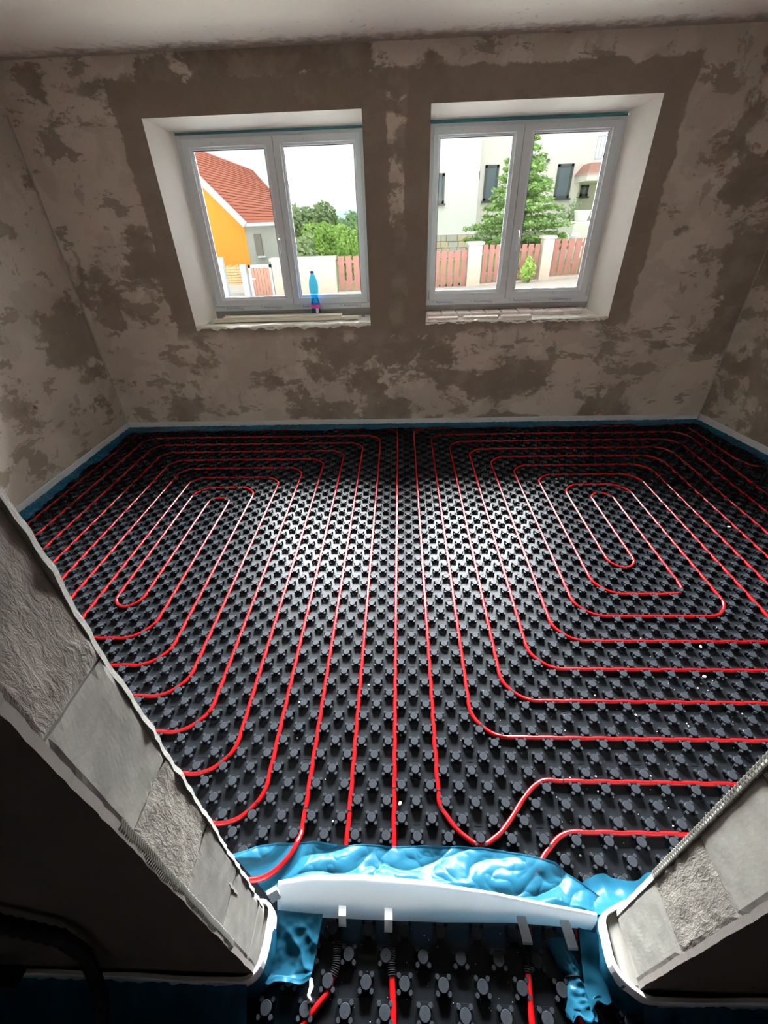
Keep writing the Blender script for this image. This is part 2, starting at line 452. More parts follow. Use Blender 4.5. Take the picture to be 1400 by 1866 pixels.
bm = bmesh.new(); box(bm, XL - 0.25, XL, 0.318, 4.3, -0.16, ZC + 0.2)
wall_left = tag(obj('wall_left', bm, M['wall_left']), kind='structure')
bm = bmesh.new()
p0, p1 = (xr(4.3), 4.3), (xr(0.3), 0.3)
lo = [(p0[0], p0[1]), (p1[0], p1[1]), (p1[0] + 0.3, p1[1]), (p0[0] + 0.3, p0[1])]
vb = [bm.verts.new((x, y, -0.16)) for x, y in lo]; vt = [bm.verts.new((x, y, ZC + 0.2)) for x, y in lo]
bm.faces.new(vb); bm.faces.new(vt[::-1])
for i in range(4): bm.faces.new((vb[i], vt[i], vt[(i + 1) % 4], vb[(i + 1) % 4]))
bmesh.ops.recalc_face_normals(bm, faces=bm.faces[:])
wall_right = tag(obj('wall_right', bm, M['wall_right']), kind='structure')
# pale sealed joints in the corners
bm = bmesh.new(); tube(bm, [(XL + 0.004, YW - 0.004, z) for z in np.linspace(0.08, 2.3, 12)], 0.007, 5)
tag(obj('trim_1', bm, M['block_white']), kind='structure')
bm = bmesh.new(); tube(bm, [(xr(YW) - 0.005, YW - 0.004, z) for z in np.linspace(0.08, 2.3, 12)], 0.005, 5)
tag(obj('trim_2', bm, M['block_white']), kind='structure')

# hall shell behind the doorway
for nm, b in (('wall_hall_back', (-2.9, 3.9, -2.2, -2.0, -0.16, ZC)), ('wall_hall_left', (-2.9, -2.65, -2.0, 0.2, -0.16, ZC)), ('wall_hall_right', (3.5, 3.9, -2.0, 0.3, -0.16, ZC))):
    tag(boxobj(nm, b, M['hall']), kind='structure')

# ---------------------------------------------------------------- windows
def ring(bm, x0, x1, z0, z1, prof):
    """mitred frame: prof is a list of (inset, y) around the section"""
    loops = []
    for d, y in prof:
        loops.append([bm.verts.new(p) for p in ((x0 + d, y, z0 + d), (x1 - d, y, z0 + d), (x1 - d, y, z1 - d), (x0 + d, y, z1 - d))])
    for i in range(len(loops)):
        a, b = loops[i], loops[(i + 1) % len(loops)]
        for q in range(4):
            bm.faces.new((a[q], b[q], b[(q + 1) % 4], a[(q + 1) % 4]))
    bmesh.ops.recalc_face_normals(bm, faces=bm.faces[:])


def text_part(txt, size, loc, parent, upside=True, name='printed_mark'):
    cu = bpy.data.curves.new(name, 'FONT'); cu.body = txt; cu.size = size; cu.align_x = 'CENTER'; cu.align_y = 'CENTER'
    cu.extrude = 0.0002; cu.resolution_u = 2
    o = bpy.data.objects.new(name, cu); C.objects.link(o); cu.materials.append(M['ink'])
    o.rotation_euler = (PI / 2, PI if upside else 0, 0); o.location = loc
    o.parent = parent; o.matrix_parent_inverse = Matrix.Translation(-parent.location)
    return o


def window(name, F, glass, div, hx, marks):
    x0, x1, z0, z1 = F
    root = bpy.data.objects.new(name, None); C.objects.link(root); root.location = ((x0 + x1) / 2, 4.08, z0)
    root['kind'] = 'structure'
    bm = bmesh.new(); ring(bm, x0 - 0.006, x1 + 0.006, z0, z1, [(0, 4.068), (0.058, 4.068), (0.064, 4.074), (0.064, 4.112), (0, 4.112)])
    frame = obj('frame', bm, M['upvc'], root)
    for i, (gx0, gx1, gz0, gz1) in enumerate(glass):
        a = div if i == 1 else x0 + 0.030; b = div if i == 0 else x1 - 0.030
        a += 0.0012 if i == 1 else 0; b -= 0.0012 if i == 0 else 0
        sz0, sz1 = z0 + 0.042, z1 - 0.026
        bm = bmesh.new()
        prof = [(0, 4.072), (0, 4.053), (0.003, 4.050)]
        ins = 0.058
        # outer ring, uneven margins so build by explicit loops
        loops = []
        O = (a, b, sz0, sz1); G = (gx0, gx1, gz0, gz1)
        def lp(t, y, O=O, G=G):
            q = [O[j] + (G[j] - O[j]) * t for j in range(4)]
            return [bm.verts.new(p) for p in ((q[0], y, q[2]), (q[1], y, q[2]), (q[1], y, q[3]), (q[0], y, q[3]))]
        loops = [lp(0, 4.074), lp(0, 4.054), lp(0.04, 4.050), lp(0.72, 4.050), lp(0.76, 4.056), lp(0.97, 4.062), lp(1.0, 4.066), lp(1.0, 4.081), lp(0.6, 4.105), lp(0.1, 4.105)]
        for q in range(len(loops)):
            A, B = loops[q], loops[(q + 1) % len(loops)]
            for s in range(4): bm.faces.new((A[s], B[s], B[(s + 1) % 4], A[(s + 1) % 4]))
        bmesh.ops.recalc_face_normals(bm, faces=bm.faces[:])
        sash = obj('sash', bm, M['upvc'], root)
        bm = bmesh.new(); ring(bm, gx0 - 0.001, gx1 + 0.001, gz0 - 0.001, gz1 + 0.001, [(0, 4.067), (0.005, 4.069), (0.005, 4.0815), (0, 4.0815)])
        g = obj('gasket', bm, M['gasket'], sash)
        bm = bmesh.new(); box(bm, gx0, gx1, 4.076, 4.080, gz0, gz1); obj('pane', bm, M['glass'], sash)
    bm = bmesh.new(); box(bm, div - 0.022, div + 0.022, 4.0755, 4.108, z0 + 0.05, z1 - 0.05); obj('centre_post', bm, M['gasket'], root)
    bm = bmesh.new(); hz = 1.535
    box(bm, hx - 0.014, hx + 0.014, 4.040, 4.050, hz - 0.03, hz + 0.03); bevel(bm, 0.004, 2)
    tube(bm, [(hx, 4.045, hz), (hx, 4.015, hz), (hx, 4.008, hz - 0.012), (hx, 4.006, hz - 0.06), (hx, 4.008, hz - 0.115), (hx, 4.012, hz - 0.128)], 0.009, 8, radii=[0.009, 0.009, 0.0095, 0.010, 0.009, 0.006])
    obj('handle', bm, M['handle'], root, True)
    # hinges
    for hxz in (x0 + 0.018, x1 - 0.018):
        bm = bmesh.new(); tube(bm, [(hxz, 4.055, z0 + 0.045), (hxz, 4.055, z0 + 0.115)], 0.008, 8); obj('hinge', bm, M['upvc'], root, True)
    # sealing tape along the top, dark profile under the frame
    bm = bmesh.new(); box(bm, x0, x1, 4.060, 4.075, z1 - 0.004, z1 + 0.016); obj('sealing_tape', bm, M['tape'], root)
    bm = bmesh.new(); box(bm, x0, x1, 4.066, 4.15, z0 - 0.09, z0); obj('sill_profile', bm, M['slab'], root)
    for mx_ in marks:
        text_part('KÖ', 0.021, (mx_ + 0.078, 4.0672, z0 + 0.018), root)
        text_part('Kömmerling', 0.0245, (mx_, 4.0672, z0 + 0.020), root)
        text_part('~', 0.03, (mx_ - 0.088, 4.0672, z0 + 0.026), root)
    for i, (gx0, gx1, gz0, gz1) in enumerate(glass):   # small film stickers on the sashes
        for px_, pz_ in ((gx0 + 0.62 * (gx1 - gx0), gz0 - 0.035), (gx0 + 0.3 * (gx1 - gx0), gz1 + 0.035)):
            text_part('-', 0.03, (px_, 4.0495, pz_), root)
    return root


window('window_1', (-1.603, -0.221, 1.012, 2.193), [(-1.497, -0.963, 1.118, 2.10), (-0.821, -0.300, 1.123, 2.106)], -0.893, -0.930, [-1.44, -1.10, -0.76, -0.40])
window('window_2', (0.250, 1.628, 1.018, 2.198), [(0.326, 0.850, 1.128, 2.115), (1.000, 1.522, 1.126, 2.118)], 0.924, 0.962, [0.40, 0.73, 1.06, 1.40])

# ---------------------------------------------------------------- sills
def rough_sill(x0, x1, zf, zb, seed, yb=4.06):
    def f(u, v):
        x = x0 + (x1 - x0) * u
        y = (YW - 0.012) + (yb - YW + 0.012) * v
        z = zf + (zb - zf) * v
        z += 0.010 * fnoise(x, y, seed, 14) + 0.006 * fnoise(x, y, seed, 45)
        if v < 0.001: z -= 0.022 + 0.022 * fnoise(x, seed, 0, 9) + 0.014 * fnoise(x, seed, 3, 31); y += 0.006
        elif v < 0.09: y += 0.010 * fnoise(x, seed, 7, 23)
        return (x, y, z)
    return f


grid(rough_sill(W1[0], W1[1], 0.932, 0.940, 1.0), 110, 14, 'mortar_bed', M['sill'], wall_far)
grid(rough_sill(W2[0], W2[1] - 0.004, 0.934, 0.955, 5.0, 4.07), 110, 14, 'mortar_bed', M['sill'], wall_far)
x = 0.262; i = 0
while x < 1.58:
    wd = random.uniform(0.118, 0.140); wd = min(wd, 1.60 - x)
    bm = bmesh.new(); box(bm, x, x + wd - random.uniform(0.007, 0.012), 3.925 + random.uniform(-0.008, 0.006), 4.066, 0.93, 0.974 + random.uniform(-0.003, 0.004)); bevel(bm, 0.005)
    obj('brick', bm, M['brick'], wall_far); x += wd
for x0, x1 in ((0.262, 0.53), (0.56, 0.86), (0.875, 1.13)):
    bm = bmesh.new(); box(bm, x0, x1 - 0.01, 3.85, 3.912, 0.925, 0.957 + random.uniform(-0.003, 0.003)); bevel(bm, 0.006)
    obj('brick', bm, M['brick'], wall_far)
# rubble strip behind the battens on the left sill
bm = bmesh.new()
for q in range(70):
    s = random.uniform(0.003, 0.009)
    m_ = Matrix.Translation((random.uniform(-1.57, -0.26), random.uniform(4.0, 4.06), 0.944 + s * 0.4)) @ Matrix.Rotation(random.random() * 6, 4, Vector((random.random(), random.random(), 1)).normalized())
    bmesh.ops.create_cube(bm, size=s * 2, matrix=m_)
o = tag(obj('mortar_rubble', bm, M['mortar']), 'crumbs of mortar along the foot of the left window frame', 'rubble', kind='stuff')

# battens on the left sill
t = thing('sill_batten', 'long cream wooden batten lying on the left window sill', 'batten', (-0.95, 3.95, 0.957))
boxobj('board', (-1.585, -0.325, 3.925, 3.985, 0.944, 0.968), M['batten'], t, 0.002)
t = thing('sill_batten', 'shorter grooved cream strip stacked on the long batten by the bottle', 'batten', (-0.95, 3.96, 0.982))
boxobj('strip', (-1.50, -0.47, 3.935, 3.985, 0.9685, 0.984), M['batten'], t, 0.002)
boxobj('lip', (-1.50, -0.47, 3.979, 3.985, 0.984, 0.990), M['batten'], t)

# water bottle
BX, BY, BZ = -0.700, 4.022, 0.946
t = thing('water_bottle', 'blue plastic water bottle with dark cap and pink label on the left sill', 'bottle', (BX, BY, BZ))
bm = bmesh.new()
lathe(bm, [(0.030, 0.0), (0.036, 0.006), (0.038, 0.02), (0.0375, 0.105), (0.036, 0.12), (0.030, 0.145), (0.0275, 0.16), (0.030, 0.178), (0.0365, 0.21), (0.039, 0.24), (0.038, 0.268), (0.033, 0.295), (0.024, 0.32), (0.0145, 0.338), (0.0135, 0.346)], 24, (BX, BY, BZ))
obj('body', bm, M['pet'], t, True)
bm = bmesh.new(); lathe(bm, [(0.0150, 0.344), (0.0155, 0.346), (0.0155, 0.364), (0.0145, 0.366)], 18, (BX, BY, BZ)); obj('cap', bm, M['cap_blue'], t)
bm = bmesh.new(); lathe(bm, [(0.0384, 0.082), (0.0386, 0.083), (0.0386, 0.110), (0.0380, 0.111)], 24, (BX, BY, BZ)); lb = obj('label_band', bm, M['label_pink'], t, False)
bm = bmesh.new()
for a0 in range(5):
    th0 = -PI / 2 + 0.12 + a0 * 0.13; th1 = th0 + 0.13; r_ = 0.0388
    quadface(bm, [(BX + r_ * math.cos(th0), BY + r_ * math.sin(th0), BZ + 0.045), (BX + r_ * math.cos(th1), BY + r_ * math.sin(th1), BZ + 0.045), (BX + r_ * math.cos(th1), BY + r_ * math.sin(th1), BZ + 0.082), (BX + r_ * math.cos(th0), BY + r_ * math.sin(th0), BZ + 0.082)])
obj('label_panel', bm, M['white'], t)

# ---------------------------------------------------------------- doorway walls of aerated blocks
def jamb_block(name, x0, x1, y0, y1, z0, z1, mat, parent, face, amp, seed):
    """block whose visible reveal face (x = face side) is uneven"""
    bm = bmesh.new(); box(bm, x0, x1, y0, y1, z0, z1)
    bmesh.ops.subdivide_edges(bm, edges=[e for e in bm.edges if abs(e.verts[0].co.x - e.verts[1].co.x) < 1e-6], cuts=15, use_grid_fill=True)
    for v in bm.verts:
        if abs(v.co.x - face) < 1e-5:
            d = amp * fnoise(v.co.y, v.co.z, seed, 34)
            ed = min(v.co.y - y0, y1 - v.co.y, v.co.z - z0, z1 - v.co.z)
            if ed < 0.002: d -= 0.0015 + 0.0025 * abs(fnoise(v.co.y, v.co.z, seed, 60))
            v.co.x += d if face > (x0 + x1) / 2 else -d
    return obj(name, bm, mat, parent)


def ragged_skin(name, xin, face, sgn, y0, y1, z0, z1, mat, parent, seed, amp):
    """plaster coat on a wall face ending in a broken edge at the doorway"""
    def f(u, v):
        z = z0 + (z1 - z0) * v
        e = face + sgn * (amp * (fnoise(z, seed, 0, 12) * 0.6 + fnoise(z, seed, 5, 41) * 0.5 + fnoise(z, seed, 5, 110) * 0.4))
        if u < 0.34: return (xin, y0, z) if u < 0.1 else (e, y0, z)
        return (e - sgn * 0.003, y1, z) if u < 0.9 else (xin, y1, z)
    o = grid(f, 4, 150, name, mat, parent, False)
    return o


JL = -0.343; JR = 0.592; YN, YF = 0.205, 0.322
for side in ('left', 'right'):
    root = bpy.data.objects.new('wall_doorway_' + side, None); C.objects.link(root); root['kind'] = 'structure'
    if side == 'left':
        bm = bmesh.new(); box(bm, XL - 0.2, JL - 0.30, YN + 0.012, YF - 0.004, -0.16, ZC); obj('core', bm, M['mortar'], root)
        joints = [0.10, 0.196, 0.448, 0.700, 0.955, 1.205, 1.455, 1.705, 1.955, 2.205, ZC]
        mats = [M['block_grey'], M['block_grey'], M['block_grey'], M['block_stained'], M['block_smooth'], M['block_rough'], M['block_smooth'], M['block_rough'], M['block_smooth'], M['block_rough']]
        for i in range(len(joints) - 1):
            am = 0.004 if mats[i] in (M['block_rough'], M['block_stained']) else 0.0015
            jamb_block('block', JL - 0.30, JL, YN + 0.012, YF - 0.0008, joints[i] + 0.0018, joints[i + 1] - 0.0018, mats[i], root, JL, am, 3.3 * i)
        bm = bmesh.new(); box(bm, JL - 0.30, JL - 0.006, YN + 0.014, YF - 0.006, 0.10, ZC); obj('joint_mortar', bm, M['mortar'], root)
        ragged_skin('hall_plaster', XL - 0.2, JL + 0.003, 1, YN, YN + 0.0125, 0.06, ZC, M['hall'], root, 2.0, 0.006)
        ragged_skin('room_plaster', XL - 0.2, JL + 0.002, 1, YF - 0.0012, YF + 0.008, 0.06, ZC, M['mortar'], root, 7.0, 0.008)
        boxobj('mortar_fillet', (JL - 0.01, JL + 0.009, YN + 0.003, YF + 0.006, 0.0, 0.112), M['block_grey'], root, 0.002)
        # two chased grooves and patching of the lowest blocks
        bm = bmesh.new()
        for q in range(7):
            zc_ = 0.405 + 0.011 * q; box(bm, JL - 0.004, JL + 0.0012, 0.286 - 0.001 * (q % 3), 0.290 + 0.0012 * (q % 2), zc_, zc_ + 0.011)
        obj('mortar_patch', bm, M['mortar'], root)
        # woven corner mesh
        bm = bmesh.new()
        zz = 0.36
        while zz < 1.0:
            y_ = YN + 0.0105 + 0.002 * fnoise(zz, 0, 0, 20)
            tube(bm, [(JL + 0.001, y_ - 0.008, zz), (JL + 0.0052, y_ - 0.003, zz + 0.004), (JL + 0.0045, y_ + 0.006, zz + 0.009)], 0.0016, 4); zz += 0.0075
        obj('corner_mesh', bm, M['mesh'], root)
    else:
        bm = bmesh.new(); box(bm, JR + 0.30, 3.7, YN + 0.012, YF + 0.012, -0.16, ZC); obj('core', bm, M['mortar'], root)
        joints = [0.085, 0.400, 0.660, 0.91, 1.16, 1.41, 1.66, 1.91, 2.16, ZC]
        mats = [M['block_white'], M['block_white_rough'], M['block_white'], M['block_white_rough'], M['block_white'], M['block_white_rough'], M['block_white'], M['block_white_rough'], M['block_white']]
        for i in range(len(joints) - 1):
            am = 0.003 if i % 2 else 0.0012
            jamb_block('block', JR, JR + 0.30, YN + 0.012, YF + 0.012, joints[i] + 0.0015, joints[i + 1] - 0.0015, mats[i], root, JR, am, 5.1 * i + 2)
        bm = bmesh.new(); box(bm, JR + 0.006, JR + 0.3, YN + 0.014, YF + 0.010, 0.085, ZC); obj('joint_mortar', bm, M['mortar'], root)
        boxobj('mortar_fillet', (JR - 0.033, JR + 0.01, YN + 0.004, YF + 0.022, 0.0, 0.114), M['block_grey'], root, 0.003)
        ragged_skin('hall_plaster', 3.7, JR - 0.003, -1, YN, YN + 0.0125, 0.06, ZC, M['hall'], root, 12.0, 0.005)
        ragged_skin('room_plaster', 3.7, JR - 0.002, -1, YF + 0.0115, YF + 0.024, 0.06, ZC, M['mortar'], root, 17.0, 0.003)
        bm = bmesh.new()
        for yy in (YF + 0.012, YF + 0.020):
            tube(bm, [(JR - 0.004, yy, z) for z in np.linspace(0.42, 1.4, 30)], 0.0022, 5)
        zz = 0.42
        while zz < 1.4:
            tube(bm, [(JR - 0.004, YF + 0.008, zz), (JR - 0.0062, YF + 0.016, zz + 0.004), (JR - 0.004, YF + 0.023, zz + 0.008)], 0.0012, 4); zz += 0.011
        obj('corner_mesh', bm, M['mesh'], root)
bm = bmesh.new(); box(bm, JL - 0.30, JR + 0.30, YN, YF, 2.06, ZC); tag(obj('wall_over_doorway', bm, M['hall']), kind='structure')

# ================================================================== FLOOR SHEETS WITH STUDS
PITCH = 0.05; YG = 3.606


def stud_mesh():
    bm = bmesh.new()
    # square plinth
    a, b, h = 0.0236, 0.0230, 0.0007
    lo = [bm.verts.new((sx * a, sy * a, 0)) for sx, sy in ((-1, -1), (1, -1), (1, 1), (-1, 1))]
    hi = [bm.verts.new((sx * b, sy * b, h)) for sx, sy in ((-1, -1), (1, -1), (1, 1), (-1, 1))]
    bm.faces.new(hi)
    for i in range(4): bm.faces.new((lo[i], lo[(i + 1) % 4], hi[(i + 1) % 4], hi[i]))
    def cyl(cx, cy, prof, n, top=0):
        rings = [[bm.verts.new((cx + r * math.cos(2 * PI * (q + 0.5) / n), cy + r * math.sin(2 * PI * (q + 0.5) / n), z)) for q in range(n)] for r, z in prof]
        for i in range(len(rings) - 1):
            for q in range(n):
                f = bm.faces.new((rings[i][q], rings[i][(q + 1) % n], rings[i + 1][(q + 1) % n], rings[i + 1][q]))
                if top and i >= top - 1: f.material_index = 1
        f = bm.faces.new(rings[-1]); f.material_index = 1 if top else 0
    cyl(0, 0, [(0.0115, h), (0.0115, 0.0165)], 8)
    for sx, sy in ((-1, -1), (1, -1), (1, 1), (-1, 1)):
        d = 0.0150
        cyl(sx * d, sy * d, [(0.0050, h), (0.0062, 0.0168), (0.0052, 0.0188)], 7, 2)
    cyl(0, 0, [(0.0134, 0.0166), (0.0146, 0.0178), (0.0146, 0.0205), (0.0134, 0.0216)], 14, 2)
    cyl(0, 0, [(0.0016, 0.0216), (0.0012, 0.0221)], 5, 1)      # little moulding pip
    me = bpy.data.meshes.new('stud'); bm.to_mesh(me); bm.free()
    me.materials.append(M['mat']); me.materials.append(M['mat_top']); return me


STUD = stud_mesh()


def merged(me, pts, name, parent, rots=None):
    nv = len(me.vertices); co_ = np.empty(nv * 3); me.vertices.foreach_get('co', co_); co_ = co_.reshape(-1, 3)
    faces = [tuple(p.vertices) for p in me.polygons]; mi = np.array([p.material_index for p in me.polygons], dtype=np.int32)
    lt = np.array([len(f) for f in faces]); li = np.concatenate([np.array(f) for f in faces])
    N = len(pts); P = np.array(pts)
    V = (co_[None] + P[:, None, :]).reshape(-1, 3)
    LI = (li[None] + (np.arange(N) * nv)[:, None]).reshape(-1)
    LT = np.tile(lt, N); LS = np.concatenate([[0], np.cumsum(LT)[:-1]])
    m2 = bpy.data.meshes.new(name); m2.vertices.add(len(V)); m2.vertices.foreach_set('co', V.ravel())
    m2.loops.add(len(LI)); m2.loops.foreach_set('vertex_index', LI.astype(np.int32))
    m2.polygons.add(len(LT)); m2.polygons.foreach_set('loop_start', LS.astype(np.int32)); m2.polygons.foreach_set('loop_total', LT.astype(np.int32))
    m2.polygons.foreach_set('material_index', np.tile(mi, N)); m2.polygons.foreach_set('use_smooth', np.zeros(len(LT), dtype=bool))
    m2.update(calc_edges=True)
    for mm in me.materials: m2.materials.append(mm)
    return link(name, m2, parent)


def project(P):
    d = Vector(P) - CAM; z = d.dot(FV)
    return 700 + FPX * d.dot(RV) / z, 933 - FPX * d.dot(UV_) / z, z


studs = []       # room studs (x, y)
for jy in range(-4, 64):
    for ix in range(-54, 72):
        if (ix + jy) % 2: continue
        x, y = 0.025 + PITCH * ix, YG - 0.025 - PITCH * jy
        if x < XL + 0.03 or x > xr(y) - 0.03 or y > YW - 0.03 or y < 0.385: continue
        studs.append((x, y))


def in_view(x, y):
    u, v, z = project((x, y, 0.02))
    if not (0 < u < 1400): return False
    # hidden behind the jambs or the threshold film
    if v > 945 and u < 40 + (v - 985) * 0.70 + 8: return False
    if u > 1140 and v > 1640 - (u - 1150) * 1.02: return False
    if v > 1535: return False
    return True


near = sorted([s for s in studs if in_view(*s)], key=lambda s: project((s[0], s[1], 0.02))[2])[:300]
nearset = set(near)
mat_root = thing('knobbed_floor_mat', 'large black knobbed mat covering the room floor under the red pipes', 'floor mat', (0.3, 2.0, 0))
bm = bmesh.new()
pl = [(XL + 0.004, 0.345), (xr(0.345) - 0.004, 0.345), (xr(YW) - 0.004, YW - 0.004), (XL + 0.004, YW - 0.004)]
vb = [bm.verts.new((x, y, -0.012)) for x, y in pl]; vt = [bm.verts.new((x, y, 0.0)) for x, y in pl]
bm.faces.new(vt); bm.faces.new(vb[::-1])
for i in range(4): bm.faces.new((vb[i], vb[(i + 1) % 4], vt[(i + 1) % 4], vt[i]))
obj('base_sheet', bm, M['mat'], mat_root)
for (x, y) in near:
    o = bpy.data.objects.new('stud', STUD); C.objects.link(o); o.location = (x, y, 0); o.parent = mat_root
    o.matrix_parent_inverse = Matrix.Translation(-mat_root.location)
o = merged(STUD, [(x, y, 0) for (x, y) in studs if (x, y) not in nearset], 'stud_field', mat_root); o['kind'] = 'stuff'
# moulded dashes in some of the empty squares
bm = bmesh.new()
for jy in range(30, 64):
    for ix in range(-26, 30):
        if (ix + jy) % 2 == 0 or (ix % 4 != 1) or (jy % 4 > 1): continue
        x, y = 0.025 + PITCH * ix, YG - 0.025 - PITCH * jy
        if not in_view(x, y): continue
        box(bm, x - 0.012, x + 0.012, y - 0.012, y - 0.0108, 0, 0.0010)
        if jy % 2: box(bm, x - 0.012, x - 0.0108, y - 0.0105, y + 0.006, 0, 0.0010)
o = obj('moulded_dashes', bm, M['mat'], mat_root); o['kind'] = 'stuff'

# hall mat
hroot = thing('knobbed_floor_mat', 'dark piece of knobbed mat on the hall floor below the threshold strip', 'floor mat', (0.1, 0.15, 0))
bm = bmesh.new(); box(bm, -0.60, 0.95, -0.7, 0.340, -0.012, 0.0); obj('base_sheet', bm, M['mat'], hroot)
hst = [(-0.0185 + 0.05 * i, 0.262 - 0.05 * j) for i in range(-8, 14) for j in range(-1, 14) if (i + j) % 2 == 0]
for (x, y) in hst:
    o = bpy.data.objects.new('stud', STUD); C.objects.link(o); o.location = (x, y, 0); o.parent = hroot
    o.matrix_parent_inverse = Matrix.Translation(-hroot.location)

# ================================================================== HEATING PIPES
ZP = 0.0105; RP = 0.0083
S = PITCH


def gx(n): return n * S


def gy(k): return YG - k * S


def fillet(pts, rad=0.115, step=0.012):
    """polyline (x, y[, r]) -> dense rounded path"""
    P = [Vector(p[:2]) for p in pts]; R = [p[2] if len(p) > 2 else rad for p in pts]
    out_ = [P[0]]
    for i in range(1, len(P) - 1):
        a, b, c = P[i - 1], P[i], P[i + 1]
        d1, d2 = (a - b), (c - b); l1, l2 = d1.length, d2.length
        d1.normalize(); d2.normalize()
        cosang = max(-1, min(1, d1.dot(d2))); ang = math.acos(cosang)
        if ang > PI - 0.02: out_.append(b); continue
        tl_ = min(R[i] / math.tan(ang / 2), l1 * 0.5, l2 * 0.5); r = tl_ * math.tan(ang / 2)
        s, e = b + d1 * tl_, b + d2 * tl_
        bis = (d1 + d2).normalized(); cen = b + bis * (r / math.sin(ang / 2))
        v0, v1 = s - cen, e - cen
        a0 = math.atan2(v0.y, v0.x); da = math.atan2(v0.x * v1.y - v0.y * v1.x, v0.dot(v1))
        n = max(4, int(abs(da) * r / step))
        for q in range(n + 1): out_.append(cen + Vector((math.cos(a0 + da * q / n), math.sin(a0 + da * q / n))) * r)
    out_.append(P[-1])
    dense = [out_[0]]
    for a, b in zip(out_, out_[1:]):
        L = (b - a).length; n = max(1, int(L / step + 0.5))
        for q in range(1, n + 1): dense.append(a.lerp(b, q / n))
    return dense


ST = np.array(studs)


def relax(path):
    A = np.array([(p.x, p.y) for p in path]); B = A.copy(); mind = 0.0262
    for it in range(10):
        for i in range(0, len(B), 1200):
            seg = B[i:i + 1200]
            d = seg[:, None, :] - ST[None]
            dist = np.sqrt((d ** 2).sum(-1)); j = dist.argmin(1); dm = dist[np.arange(len(seg)), j]
            dv = d[np.arange(len(seg)), j]; pen = np.clip(mind - dm, 0, None)
            seg += dv / np.maximum(dm, 1e-6)[:, None] * pen[:, None] * 0.55
        sm = B.copy(); sm[1:-1] = B[1:-1] * 0.5 + (B[:-2] + B[2:]) * 0.25
        B = sm
        off = B - A; L = np.sqrt((off ** 2).sum(-1)); f = np.minimum(1, 0.0075 / np.maximum(L, 1e-9)); B = A + off * f[:, None]
    for it in range(2): B[1:-1] = B[1:-1] * 0.5 + (B[:-2] + B[2:]) * 0.25
    return [Vector((x, y)) for x, y in B]


def pipe_path(order, feed0, feed1):
    """order = list of corner points between the two feeds"""
    return relax(fillet(feed0 + order + feed1))


# left circuit: verticals n (right side) with k of the top run, left verticals, bottoms
# right-hand verticals x = -3*i cells, top run k = -3 + 3*i ; left verticals:
LV = {0: -50, 1: -47, 2: -44, 3: -41, 4: -38, 5: -35, 6: -32, 7: -30}
LBOT = {0: 64, 1: 61, 2: 58, 3: 55, 4: 52, 5: 49, 6: 46}
LR = {i: -3 * i for i in range(10)}


def top(k): return -3 + 3 * k


# strand A from feed at x=0 : right 0 up, top 0, left 0 down, bottom 0 to right 2, up, top 2, ...
seqA = []; r = 0
ordL = [(gx(0), 0.30)]
for r in (0, 2, 4, 6):
    ordL += [(gx(LR[r]), gy(top(r))), (gx(LV[r]), gy(top(r))), (gx(LV[r]), gy(LBOT[r])), (gx(LR[r + 2]), gy(LBOT[r]))]
# right 8 goes up over the inner loop to -27, down, under to -30, up, top 7, right 7 down ...
ordL += [(gx(-24), gy(21), 0.07), (gx(-27), gy(21), 0.07), (gx(-27), gy(42), 0.073), (gx(-30), gy(42), 0.073), (gx(-30), gy(18))]
ordL += [(gx(LR[7]), gy(18))]
for r in (5, 3, 1):
    ordL += [(gx(LR[r + 2]), gy(LBOT[r])), (gx(LV[r]), gy(LBOT[r])), (gx(LV[r]), gy(top(r))), (gx(LR[r]), gy(top(r)))]
ordL += [(gx(-3), 0.60), (gx(-3) - 0.004, 0.30)]
pathL = relax(fillet(ordL))

# right circuit
RVt = {1: 54, 2: 51, 3: 48, 4: 45, 5: 42, 6: 39, 7: 36, 8: 33}
RBOT = {1: 58, 2: 55, 3: 52, 4: 49, 5: 46, 6: 43, 7: 40}      # bottom run joining left vertical i with right vertical i+15 cells
ordR = [(0.372, 0.30), (0.385, 0.36), (0.46, 0.50), (0.535, gy(61) , 0.10), (gx(51), gy(61)), (gx(51), gy(0))]
def rtop(i): return 3 * (i - 2)          # left vertical i cells 3*i
# strand: feed(17) up right51, top of left 2, left 2 down, bottom 55 to right 45 (=4's right), up, top of left 4 ...
cur = 2
while True:
    ordR += [(gx(3 * cur), gy(rtop(cur)))]
    if cur == 8:
        break
    ordR += [(gx(3 * cur), gy(RBOT[cur])), (gx(RVt[cur + 2] if cur + 2 in RVt else 30), gy(RBOT[cur]))]
    nx = cur + 2
    if nx > 8: break
    ordR += [(gx(RVt[nx]), gy(rtop(nx)))]
    cur = nx
# now at left 8 top; go down, under to 27, up, over to 30, down, to left 7, up ...
ordR += [(gx(24), gy(36), 0.073), (gx(27), gy(36), 0.073), (gx(27), gy(20.4), 0.07), (gx(30), gy(20.4), 0.07), (gx(30), gy(40), 0.08)]
cur = 7
while cur >= 1:
    if cur == 1:
        break
    ordR += [(gx(3 * cur), gy(RBOT[cur])), (gx(3 * cur), gy(rtop(cur))), (gx(RVt[cur]), gy(rtop(cur)))]
    if cur - 2 >= 1:
        if cur - 2 == 1: ordR += [(gx(RVt[3]), gy(58)), (0.593, gy(58), 0.05), (0.533, 0.712, 0.05), (0.482, 0.688, 0.06), (0.434, 0.643, 0.06), (0.395, 0.598, 0.06), (0.343, 0.546, 0.06), (0.302, 0.523, 0.06), (0.252, 0.522, 0.06), (0.207, 0.548, 0.06), (0.171, 0.596, 0.06), (0.153, 0.66, 0.06)]
        else: ordR += [(gx(RVt[cur]), gy(RBOT[cur - 2]))]
    cur -= 2
